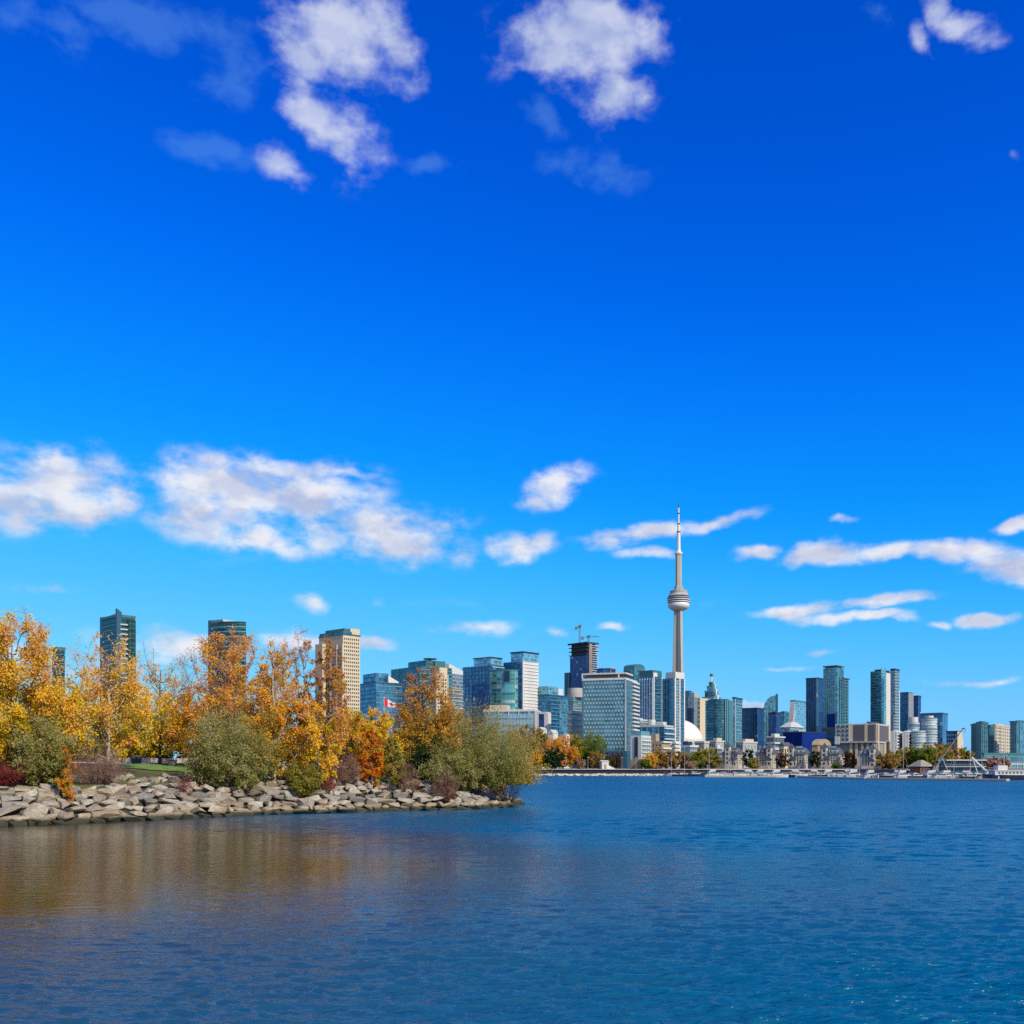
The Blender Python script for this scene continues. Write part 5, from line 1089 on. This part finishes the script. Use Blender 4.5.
# ------------------------------------------------------------------ park furniture
M_bin = mat('dark_blue_bin', (.003, .008, .018), .85, spec=.1); M_binm = mat('grey_box_bin', (.25, .27, .27), .6); M_lid = mat('bin_lid', (.03, .04, .05), .4)
for px, d, lb in ((134, 127, 'dark blue litter bin on the lawn, left of a pair'), (139, 127.3, 'dark blue litter bin on the lawn, right of a pair')):
    e = empty('litter_bin', lb, 'bin', (xat(px, d), d, gz_at(px, d)), .3)
    b = MB(); b.prism([(-.28, -.28), (.28, -.28), (.28, .28), (-.28, .28)], 0, 1.0); b.obj('body', M_bin, e)
    b = MB(); b.hip(-.31, .31, -.31, .31, 1.0, 1.2, .6); b.obj('lid', M_lid, e); b = MB(); b.box(-.18, .18, -.29, -.27, .8, .93); b.obj('slot', M_lid, e)
e = empty('litter_bin', 'low grey box bin beside the big grey-olive shrub', 'bin', (xat(173, 126), 126, gz_at(173, 126)), -.2)
b = MB(); b.box(-.35, .35, -.3, .3, 0, .7); b.obj('body', M_binm, e); b = MB(); b.box(-.4, .4, -.34, .34, .7, .8); b.obj('lid', M_lid, e)
# parked cars glimpsed beyond the path
M_carw = mat('white_car_paint', (.7, .7, .7), .25); M_card = mat('dark_car_paint', (.03, .035, .05), .25); M_tyre = mat('tyre_rubber', (.015, .015, .015), .8)
def car(label, x, y, z, rz, m):
    e = empty('parked_car', label, 'car', (x, y, z), rz)
    b = MB(); b.add([(-2.2,-.9,.3),(2.2,-.9,.3),(2.2,.9,.3),(-2.2,.9,.3),(-2.2,-.88,.85),(2.15,-.88,.8),(2.15,.88,.8),(-2.2,.88,.85)], [(3,2,1,0),(4,5,6,7),(0,1,5,4),(1,2,6,5),(2,3,7,6),(3,0,4,7)]); b.obj('body', m, e)
    b = MB(); b.add([(-1.9,-.84,.85),(1.1,-.84,.83),(1.1,.84,.83),(-1.9,.84,.85),(-1.5,-.68,1.42),(.3,-.68,1.42),(.3,.68,1.42),(-1.5,.68,1.42)], [(4,5,6,7),(0,1,5,4),(1,2,6,5),(2,3,7,6),(3,0,4,7)]); b.obj('cabin_glass', M_win, e)
    b = MB(); b.box(-1.5, .3, -.69, .69, 1.42, 1.47); b.obj('roof', m, e)
    for sx in (-1.35, 1.35):
        for sy in (-.85, .85): b = MB(); b.bar((sx, sy - .1, .33), (sx, sy + .1, .33), .33, 14); b.obj('wheel', M_tyre, e)
for px, d, m, lb in ((116, 214, M_carw, 'white parked car seen end-on beyond the lawn, leftmost of three'), (128.5, 216, M_carw, 'white parked car seen end-on beyond the lawn, middle of three'), (168, 215, M_carw, 'white parked car seen end-on beyond the lawn, right of the bins')):
    car(lb, xat(px, d), d, gz_at(px, d) + .05, 1.75, m)
# low stone wall of the terrace beyond the lawn
def park_wall(label, p, q, h, m):
    b = MB(); p, q = Vector(p), Vector(q); n = 10
    for i in range(n):
        a, c = p.lerp(q, i / n), p.lerp(q, (i + .985) / n); dn = (c - a).normalized(); nn = Vector((-dn.y, dn.x)) * .25
        z = min(ground_z(a.x, a.y), ground_z(c.x, c.y)) - .2; b.prism([tuple(a - nn), tuple(c - nn), tuple(c + nn), tuple(a + nn)], z, z + h + .2)
    tag(b.obj('stone_wall', m), label, 'wall')
M_pw = mat('pinkish_grey_stone', (.34, .29, .26), .9, var=.3, scale=1)
park_wall('low pale stone wall beyond the lawn and bins', (xat(95, 137), 137), (xat(200, 143), 143), .8, M_pw)
park_wall('low pale stone wall left of the brown dead brush', (xat(308, 128), 128), (xat(350, 131), 131), .7, M_pw)
me = rock_mesh(77); o = bpy.data.objects.new('boulder', me); COL.objects.link(o); o.location = (xat(356, 122), 122, gz_at(356, 122) + .35); o.scale = (.9, .8, 1.3); tag(o, 'lone pale upright boulder between the brown brush and the flame-orange tree', 'boulder')
# flag behind the trees
D = 330; ph = zat(697, D) - 5.0
e = empty('flagpole', 'flagpole with a red and white maple leaf flag behind the trees', 'flagpole', (xat(384, D), D, 5.0))
b = MB(); b.bar((0, 0, 0), (0, 0, ph), .12, 8, .07); b.obj('pole', M_white, e); b = MB(); b.lathe([(.05, ph), (.16, ph + .12), (.05, ph + .28)], 8); b.obj('finial', M_cream, e)
M_fr = mat('flag_red', (.55, .02, .035), .7, var=.03); M_fw = mat('flag_white', (.72, .70, .70), .7, var=.03)
FW, FH = 5.0, 3.0
def fp(u, v, k=0.0):        # u along the fly, v up; a flag drooping in a light wind
    x = u * FW * .97; yy = .35 * math.sin(u * 7.0) * u + k; z = ph - .2 - (1 - v) * FH * (1 - .68 * u) - .74 * FH * u + .12 * math.sin(u * 9)
    return (x, yy, z)
def flag_patch(name, u0, u1, m, v0=0, v1=1, k=0.0):
    b = MB(); n = 8
    for i in range(n + 1):
        for j in range(5): b.v.append(fp(u0 + (u1 - u0) * i / n, v0 + (v1 - v0) * j / 4, k))
    for i in range(n):
        for j in range(4): a = i * 5 + j; b.f.append((a, a + 5, a + 6, a + 1))
    return b.obj(name, m, e)
flag_patch('red_band', 0, .25, M_fr); flag_patch('white_field', .25, .75, M_fw); flag_patch('red_band', .75, 1, M_fr)
leaf = [(0,-.9),(.04,-.45),(.42,-.52),(.36,-.34),(.74,.02),(.66,.08),(.70,.36),(.46,.30),(.42,.42),(.22,.20),(.28,.66),(.14,.58),(0,.9)]
leaf = leaf + [(-x, y) for x, y in leaf[-2:0:-1]]
b = MB(); b.v = [fp(.5, .5, -.03)] + [fp(.5 + x * .21, .5 + y * .42, -.03) for x, y in leaf]; n = len(leaf); b.f = [(0, 1 + i, 1 + (i + 1) % n) for i in range(n)]; b.obj('maple_leaf', M_fr, e)
# ------------------------------------------------------------------ quay walls, breakwaters
q = MAIN
tag(wall_line('quay_wall', [(-60, 499.4), (10, 497.4), (95, 485.4)], 1.0, -1, 2.75, M_steel), 'dark sheet-piled quay wall under the far shore trees', 'wall')
tag(wall_line('quay_coping', [(-60, 499.0), (10, 497.0), (95, 485.0)], 1.6, 2.76, 3.1, M_conc), 'pale coping along the top of the dark quay wall', 'coping')
tag(wall_line('quay_wall', [(97, 519.4), (176, 519.4), (181, 469.4), (330, 399.4), (420, 399.4)], 1.0, -1, 2.5, M_steel), 'dark quay wall behind the marina boats', 'wall')
tag(wall_line('quay_coping', [(97, 519.0), (176, 519.0), (181, 469.0), (330, 399.0), (420, 399.0)], 1.6, 2.51, 3.02, M_conc), 'pale coping on the quay wall behind the marina boats', 'coping')
def rubble(name, label, pts, w, h, seed, n):
    rg = np.random.default_rng(seed); b = MB(); L = [Vector(p) for p in pts]; tot = sum((c - a).length for a, c in zip(L[:-1], L[1:]))
    tpl = [bpy.data.meshes['boulder' if i == 0 else 'boulder.%03d' % i] for i in range(6)]
    tv = [[tuple(v.co) for v in t.vertices] for t in tpl]; tf = [[tuple(p.vertices) for p in t.polygons] for t in tpl]
    for k in range(n):
        s = rg.uniform(0, tot)
        for a, c in zip(L[:-1], L[1:]):
            if s <= (c - a).length: p = a.lerp(c, s / (c - a).length); break
            s -= (c - a).length
        i = int(rg.integers(6)); sc = rg.uniform(.9, 1.8); off = rg.normal() * w * .3; z = max(0, h * (1 - abs(off) / w)) * rg.uniform(.2, 1)
        b.add([(p.x + x * sc * 1.5, p.y + off + y * sc, z + zz * sc) for x, y, zz in tv[i]], tf[i])
    return tag(b.obj(name, M_rub), label, 'rubble', kind='stuff')
rubble('pale_rubble', 'strip of pale rubble along the foot of the dark quay wall', [(xat(524, 478), 478), (xat(610, 474), 474), (xat(690, 468), 468)], 1.8, .45, 3, 260)
def breakwater(label, pts, w=2.6, h=.75):
    e = empty('breakwater', label, 'breakwater', (pts[0][0], pts[0][1], 0)); o = Vector((pts[0][0], pts[0][1]))
    P_ = [(Vector(p) - o) for p in pts]
    w0 = wall_line('deck', P_, w, -1, h, M_conc); w0.parent = e
    w1 = wall_line('timber_edge', P_, w + .5, -.8, h * .45, mat('weathered_timber', (.26, .23, .19), .9)); w1.parent = e
    for a, c in zip(P_[:-1], P_[1:]):
        n = int((c - a).length / 6)
        for i in range(n):
            p = a.lerp(c, (i + .5) / n); b = MB(); b.cyl(0, 0, .22, -1, h + .9, 8); b.obj('mooring_post', M_white if i % 3 == 0 else M_dgrey, e, (p.x, p.y - w * .4, 0))
breakwater('long pale floating breakwater before the turreted houses, left one', [(xat(707, 424), 424), (xat(776, 416), 416)])
breakwater('longest pale breakwater running to the far right of the marina', [(xat(800, 412), 412), (xat(868, 360), 360), (xat(1008, 326), 326)])
# ------------------------------------------------------------------ boats
M_hull = mat('white_gelcoat', (.50, .50, .485), .3, var=.04); M_hulld = mat('navy_hull', (.012, .02, .05), .3); M_canv = mat('blue_canvas', (.015, .05, .18), .8); M_canr = mat('maroon_canvas', (.20, .03, .05), .8)
M_mast = mat('aluminium_mast', (.42, .42, .41), .4); M_deck = mat('boat_deck', (.50, .46, .38), .7)
def hull_mb(L, W, h):
    b = MB(); st = [(-.5, .82, .0), (-.25, .98, .0), (.1, 1.0, .05), (.33, .72, .14), (.5, .06, .25)]
    for x, w, sh in st:
        b.v += [(x * L, -w * W / 2, h * (1 + sh)), (x * L * .96, -w * W * .36, -.25), (x * L * .96, w * W * .36, -.25), (x * L, w * W / 2, h * (1 + sh))]
    for i in range(len(st) - 1):
        a = i * 4; b.f += [(a, a+1, a+5, a+4), (a+1, a+2, a+6, a+5), (a+2, a+3, a+7, a+6), (a+3, a, a+4, a+7)]
    b.f += [(3, 2, 1, 0), (16, 17, 18, 19)]; return b
def make_boat(kind, L, hull, canvas, mast=0):
    name = {'s': 'sailboat', 'm': 'motorboat', 'c': 'cabin_cruiser'}[kind]; e = empty(name, '', 'boat'); h = .95 if kind == 's' else 1.15; W = L * .30
    hull_mb(L, W, h).obj('hull', hull, e)
    b = MB(); b.box(-L * .46, L * .2, -W * .36, W * .36, h, h + .06); b.obj('deck', M_deck, e)
    if kind == 's':
        b = MB(); b.prism([(-.15*L, -W*.26), (.22*L, -W*.18), (.22*L, W*.18), (-.15*L, W*.26)], h + .06, [h+.75, h+.45, h+.45, h+.75]); c = b.obj('cabin', M_hull, e)
        b = MB(); b.box(-.1*L, .15*L, -W*.262, -W*.19, h+.25, h+.42); b.obj('cabin_window', M_win, c)
        b = MB(); b.bar((.08*L, 0, h), (.08*L, 0, mast), .10, 6, .06); m_ = b.obj('mast', M_mast, e)
        b = MB(); b.bar((.08*L, -.9, mast*.55), (.08*L, .9, mast*.55), .04, 4); b.obj('spreader', M_mast, m_)
        b = MB(); b.bar((.08*L, 0, h+1.3), (-.36*L, 0, h+1.4), .22, 8, .15); b.obj('sail_cover', canvas, e)
        b = MB(); b.bar((.08*L, 0, mast-.1), (.49*L, 0, h+.3), .025, 3); b.bar((.08*L, 0, mast-.1), (-.49*L, 0, h+.2), .025, 3); b.obj('stay', M_mast, e)
    else:
        tall = 1.25 if kind == 'm' else 1.7
        b = MB(); b.prism([(-.30*L, -W*.4), (.18*L, -W*.34), (.18*L, W*.34), (-.30*L, W*.4)], h + .06, [h+tall, h+tall*.7, h+tall*.7, h+tall]); c = b.obj('cabin', M_hull, e)
        b = MB(); b.prism([(-.27*L, -W*.405), (.15*L, -W*.345), (.15*L, W*.345), (-.27*L, W*.405)], h+tall*.36, [h+tall*.72]*4); b.obj('cabin_window', M_win, c)
        b = MB(); b.add([(.18*L, -W*.33, h+.1), (.18*L, W*.33, h+.1), (.06*L, W*.3, h+tall*1.15), (.06*L, -W*.3, h+tall*1.15)], [(0,1,2,3)]); b.obj('windscreen', M_win, e)
        if kind == 'c':
            b = MB(); b.prism([(-.24*L, -W*.32), (.06*L, -W*.3), (.06*L, W*.3), (-.24*L, W*.32)], h+tall, h+tall+.85); b.obj('flybridge', M_hull, e); b = MB(); b.box(-.26*L, .05*L, -W*.34, W*.34, h+tall+1.55, h+tall+1.68); t = b.obj('bimini_top', canvas, e)
            b = MB()
            for sx in (-.22*L, .02*L):
                for sy in (-W*.3, W*.3): b.bar((sx, sy, h+tall+.8), (sx, sy, h+tall+1.56), .04, 4)
            b.obj('bimini_frame', M_mast, t)
        else: b = MB(); b.box(-.44*L, -.2*L, -W*.36, W*.36, h+tall*1.05, h+tall*1.15); b.obj('awning', canvas, e)
        b = MB(); b.bar((.2*L, -W*.3, h+.75), (.47*L, 0, h+1.0), .03, 4); b.bar((.2*L, W*.3, h+.75), (.47*L, 0, h+1.0), .03, 4); b.obj('bow_rail', M_mast, e)
    return e
protos = {'s1': make_boat('s', 9.5, M_hull, M_canv, 12.5), 's2': make_boat('s', 11, M_hulld, M_canr, 15), 's3': make_boat('s', 8, M_hull, M_canr, 10.5),
          'm1': make_boat('m', 7.5, M_hull, M_canv), 'm2': make_boat('m', 8.5, M_hulld, M_canr), 'c1': make_boat('c', 11, M_hull, M_canv), 'c2': make_boat('c', 10, M_hull, M_canr)}
used = set()
DESC = {'s1': 'white sailboat with blue cover', 's2': 'dark-hulled sailboat with a maroon sail cover', 's3': 'small white sailboat with a maroon sail cover', 'm1': 'small white motorboat with a blue awning', 'm2': 'dark-hulled motorboat with a maroon awning', 'c1': 'white cabin cruiser with a blue top', 'c2': 'white cabin cruiser with a maroon top'}
def moor(k, px, d, rz, where):
    loc = (xat(px, d), d, 0.0)
    if k in used: o = dup_tree(protos[k], loc, rz)
    else: o = protos[k]; used.add(k); o.location = loc; o.rotation_euler = (0, 0, rz)
    q = .84 if k[0] == 'c' else .9; o.scale = (q, q, q)
    tag(o, DESC[k] + ' moored ' + where, 'boat', 'boats moored in the marina')
BO = [('s2', 683, 462, .2, 'at the right end of the dark quay'), ('s1', 673, 466, 2.9, 'along the dark quay left of the others'), ('m2', 697, 455, .1, 'at the end of the pale rubble'), ('s1', 709, 440, 1.2, 'below the olive round tree'),
      ('c2', 714, 432, .15, 'left of the first turreted house'), ('s3', 727, 446, .3, 'before the first turret'), ('m1', 721, 436, 3.0, 'behind the left breakwater end'), ('s1', 732, 452, 2.6, 'before the first turreted house door'), ('c1', 746, 434, 3.1, 'below the dark tree'), ('m1', 738, 430, .1, 'behind the middle of the left breakwater'),
      ('m2', 754, 436, 2.9, 'below the small yellow-olive tree'), ('c2', 762, 442, .1, 'before the second turreted house'), ('m1', 769, 430, 3.0, 'behind the right end of the left breakwater'), ('c1', 778, 420, .2, 'in the gap right of the left breakwater'), ('m2', 786, 424, 2.8, 'in the gap below the brownish tree'),
      ('c1', 793, 428, 3.0, 'before the third turreted house'), ('s3', 803, 452, .4, 'before the third turreted house'), ('m1', 804, 430, .1, 'at the left end of the longest breakwater'), ('c2', 812, 436, 3.1, 'below the arched hall'), ('s1', 822, 456, 1.8, 'left of the fourth turreted house'), ('m2', 821, 428, .2, 'behind the breakwater below the arched hall'),
      ('c1', 830, 430, .1, 'before the fourth turreted house'), ('m1', 838, 424, 3.0, 'below the small yellow-green tree'), ('c2', 846, 432, 2.9, 'below the dark rusty tree'), ('s3', 859, 440, .9, 'left of the last turreted house'), ('c1', 855, 410, .1, 'in the gap before the last turreted house'), ('m1', 864, 404, 3.0, 'before the last turreted house, left'), ('c2', 872, 402, .2, 'before the last turreted house door'), ('m1', 881, 400, 3.1, 'before the last turreted house, right'),
      ('m2', 889, 398, .1, 'below the brown-gold tree'), ('c1', 896, 404, 2.9, 'right of the brown-gold tree'), ('s1', 902, 420, .3, 'below the olive-gold tree'), ('c2', 904, 388, .1, 'near the breakwater below the olive-gold tree'), ('m1', 911, 392, 3.0, 'left of the brown-roofed pavilion'), ('m2', 918, 380, .2, 'before the brown-roofed pavilion, left'), ('c2', 925, 386, 3.0, 'before the brown-roofed pavilion, right'),
      ('c1', 933, 384, .1, 'left of the A-frame'), ('m1', 940, 372, 3.0, 'under the A-frame'), ('c1', 948, 380, .15, 'below the clubhouse, leftmost'), ('s3', 953, 386, .6, 'right of the A-frame'), ('m1', 956, 368, 3.1, 'below the clubhouse, second'), ('c2', 964, 378, 2.9, 'below the clubhouse, middle'), ('m2', 972, 366, .1, 'below the clubhouse by the white ramp'), ('m1', 985, 364, 3.0, 'right of the white ramp'), ('c1', 992, 376, .1, 'before the bare pinkish trees')]
for k, px, d, rz, wh in BO: moor(k, px, d, rz, wh)
# big dark-hulled ship at far right
D = 352; e = empty('tour_ship', 'dark-hulled tour ship with white upper deck and mast, moored at far right', 'boat', (xat(1004, D), D, 0), math.pi + .12)
L = 16; hull_mb(L, 4.6, 1.7).obj('hull', M_hulld, e)
b = MB(); b.box(-7.4, 4.5, -2.0, 2.0, 1.72, 3.2); s_ = b.obj('deckhouse', M_hull, e)
for i in range(8): b = MB(); b.box(-6.8 + i * 1.35, -6.0 + i * 1.35, -2.05, 2.05, 2.2, 2.8); b.obj('cabin_window', M_win, s_)
b = MB(); b.box(-7.8, 5, -2.3, 2.3, 3.21, 3.4); b.obj('upper_deck', M_hull, e); b = MB(); b.box(-.5, 3, -1.3, 1.3, 3.41, 5.0); b.obj('bridge', M_hull, e)
b = MB(); b.bar((0, 0, 5), (0, 0, 11.5), .12, 6, .07); b.obj('mast', M_mast, e)
b = MB()
for i in range(10): b.bar((-7.6 + i * 1.3, -2.2, 3.4), (-7.6 + i * 1.3, -2.2, 4.3), .04, 4)
b.bar((-7.6, -2.2, 4.3), (4.6, -2.2, 4.3), .04, 4); b.obj('railing', M_mast, e)
# ------------------------------------------------------------------ right-hand waterfront
D = 440; e = empty('clubhouse', 'flat white-roofed glass clubhouse with a deck at the marina', 'building', (xat(947, D), D, 1.2), -.06)
w = 36 * D / F
for i in range(8): b = MB(); b.cyl(w * i / 7, 1, .3, -2.5, 0, 8); b.obj('pile', M_dgrey, e)
b = MB(); b.box(-.6, w + .6, -1.5, 12, 0, .5); b.obj('deck', M_deck, e); b = MB(); b.box(0, w, 1, 10, .5, 3.0); b.obj('lower_storey', M_dblue, e)
b = MB(); b.box(-1, w + .8, -.8, 10.5, 3.0, 3.35); b.obj('balcony', M_slab, e); b = MB(); b.box(.5, w - .5, 1.5, 10, 3.35, zat(760.6, D) - 1.2); b.obj('upper_glass', M_dblue, e)
for i in range(9): b = MB(); b.box(.5 + (w - 1.1) * i / 8, .62 + (w - 1.1) * i / 8, 1.4, 1.5, 3.35, zat(760.6, D) - 1.2); b.obj('mullion', M_slab, e)
b = MB(); b.box(-.6, w + 1.0, -1.2, 11, zat(760.6, D) - 1.2, zat(759.6, D) - 1.2); b.obj('roof', M_white, e)
b = MB()
for i in range(20): b.bar((-.6 + i * (w + 1) / 19, -.75, 3.35), (-.6 + i * (w + 1) / 19, -.75, 4.2), .04, 4)
b.bar((-.6, -.75, 4.2), (w + .5, -.75, 4.2), .05, 4); b.obj('railing', M_mast, e)
D = 425; e = empty('gangway', 'white sloping covered gangway right of the clubhouse', 'gangway', P(971.5, 757.5, D))
b = MB(); q = P(987.5, 772.5, D) - P(971.5, 757.5, D); b.bar((0, 0, 0), q, .42, 6); b.obj('tube', M_white, e); b = MB(); b.bar((.5, 0, -.5), P(977.5, 773, D) - P(971.5, 757.5, D), .22, 6); b.obj('strut', M_white, e); b = MB(); b.bar((-.5, 0, -6.6), (-.5, 0, 3.6), .12, 6); b.obj('post', M_mast, e)
b = MB(); b.box(q.x - 2.5, q.x + 1.8, -1.5, 1.5, q.z - .4, q.z - .1); b.obj('landing', M_conc, e); b = MB(); b.cyl(q.x, 0, .3, -9, q.z - .3, 8); b.obj('pile', M_dgrey, e)
D = 415; e = empty('boom_crane', 'A-frame crane with a long slanting boom beside the clubhouse', 'crane', P(942, 757.5, D)); o0 = P(942, 757.5, D)
for pp in ((934.8, 771), (947.8, 771)): b = MB(); b.bar((0, 0, 0), P(*pp, D) - o0, .16, 6); b.obj('leg', M_mast, e)
b = MB(); b.bar((0, 2.6, -.2), P(941, 774, D) - o0 + Vector((0, 4, 0)), .2, 6); b.bar((0, 0, 0), (0, 2.6, -.2), .2, 6); b.obj('rear_leg', M_mast, e)
b = MB(); a_, c_ = P(934.8, 768.5, D) - o0, P(963.4, 728, D) - o0; b.bar(a_, c_, .36, 4, .22); b.obj('boom', mat('boom_steel', (.10, .125, .14), .5), e); b = MB(); b.bar(c_ - Vector((.5, 0, .4)), c_ + Vector((.4, 0, -.1)), .3, 6); b.bar(c_ + Vector((.8, 0, -.2)), c_ + Vector((.5, 0, -2)), .12, 4); b.obj('boom_head', M_dgrey, e)
b = MB(); b.box(-3.6, 3.2, -1.6, 5, -8.6, -5.5); b.obj('pontoon', M_dgrey, e)
D = 450; e = empty('hip_roof_pavilion', 'brown-roofed waterfront pavilion below the gold trees', 'building', (xat(921, D), D, 1.0), .5)
b = MB(); b.box(-4.2, 4.2, -3.2, 3.2, -1.5, .4); b.obj('base', M_conc, e); b = MB(); b.box(-3.8, 3.8, -2.8, 2.8, .4, 3.4); b.obj('wall', mat('rust_brick', (.22, .08, .045), .9), e)
b = MB(); b.hip(-3.8, 3.8, -2.8, 2.8, 3.4, zat(760, D) - 1.0, .16, .9); b.obj('roof', mat('brown_shingle', (.24, .21, .18), .8), e)
for i in range(4): b = MB(); b.box(-3 + i * 1.7, -2 + i * 1.7, -2.86, -2.7, 1.0, 2.6); b.obj('window', M_win, e)
# lamp posts along the far quay
def lamp(label, px, d, h):
    e = empty('lamp_post', label, 'lamp post', (xat(px, d), d, GZ), 0, 'lamp posts along the far quay')
    b = MB(); b.bar((0, 0, 0), (0, 0, h), .07, 6, .05); b.obj('pole', M_mast, e); b = MB(); b.lathe([(.05, h), (.26, h + .1), (.28, h + .4), (.05, h + .5)], 10); b.obj('lamp_head', M_hull, e)
for px in (566, 588, 604, 622, 636, 668): lamp('slim pale lamp post on the far quay', px, 503, 5.5)
# small white kiosk at the quay left of the hotel entrance
D = 515; e = empty('kiosk', 'small white quay kiosk with a dark doorway before the hotel', 'kiosk', (xat(604, D), D, GZ), .3)
b = MB(); b.box(-1.8, 1.8, -1.8, 1.8, 0, 3.7); b.obj('wall', M_white, e); b = MB(); b.gable(-1.8, 1.8, -1.8, 1.8, 3.7, 4.5, 'x', .3); b.obj('roof', M_slab, e); b = MB(); b.box(-.6, .6, -1.86, -1.7, 0, 2.6); b.obj('door', M_brown, e)
b = MB(); b.prism([(1.9, -1.2), (5.5, -1.2), (5.5, 1.2), (1.9, 1.2)], 0, [2.0, .3, .3, 2.0]); b.obj('ramp_wall', M_white, e)
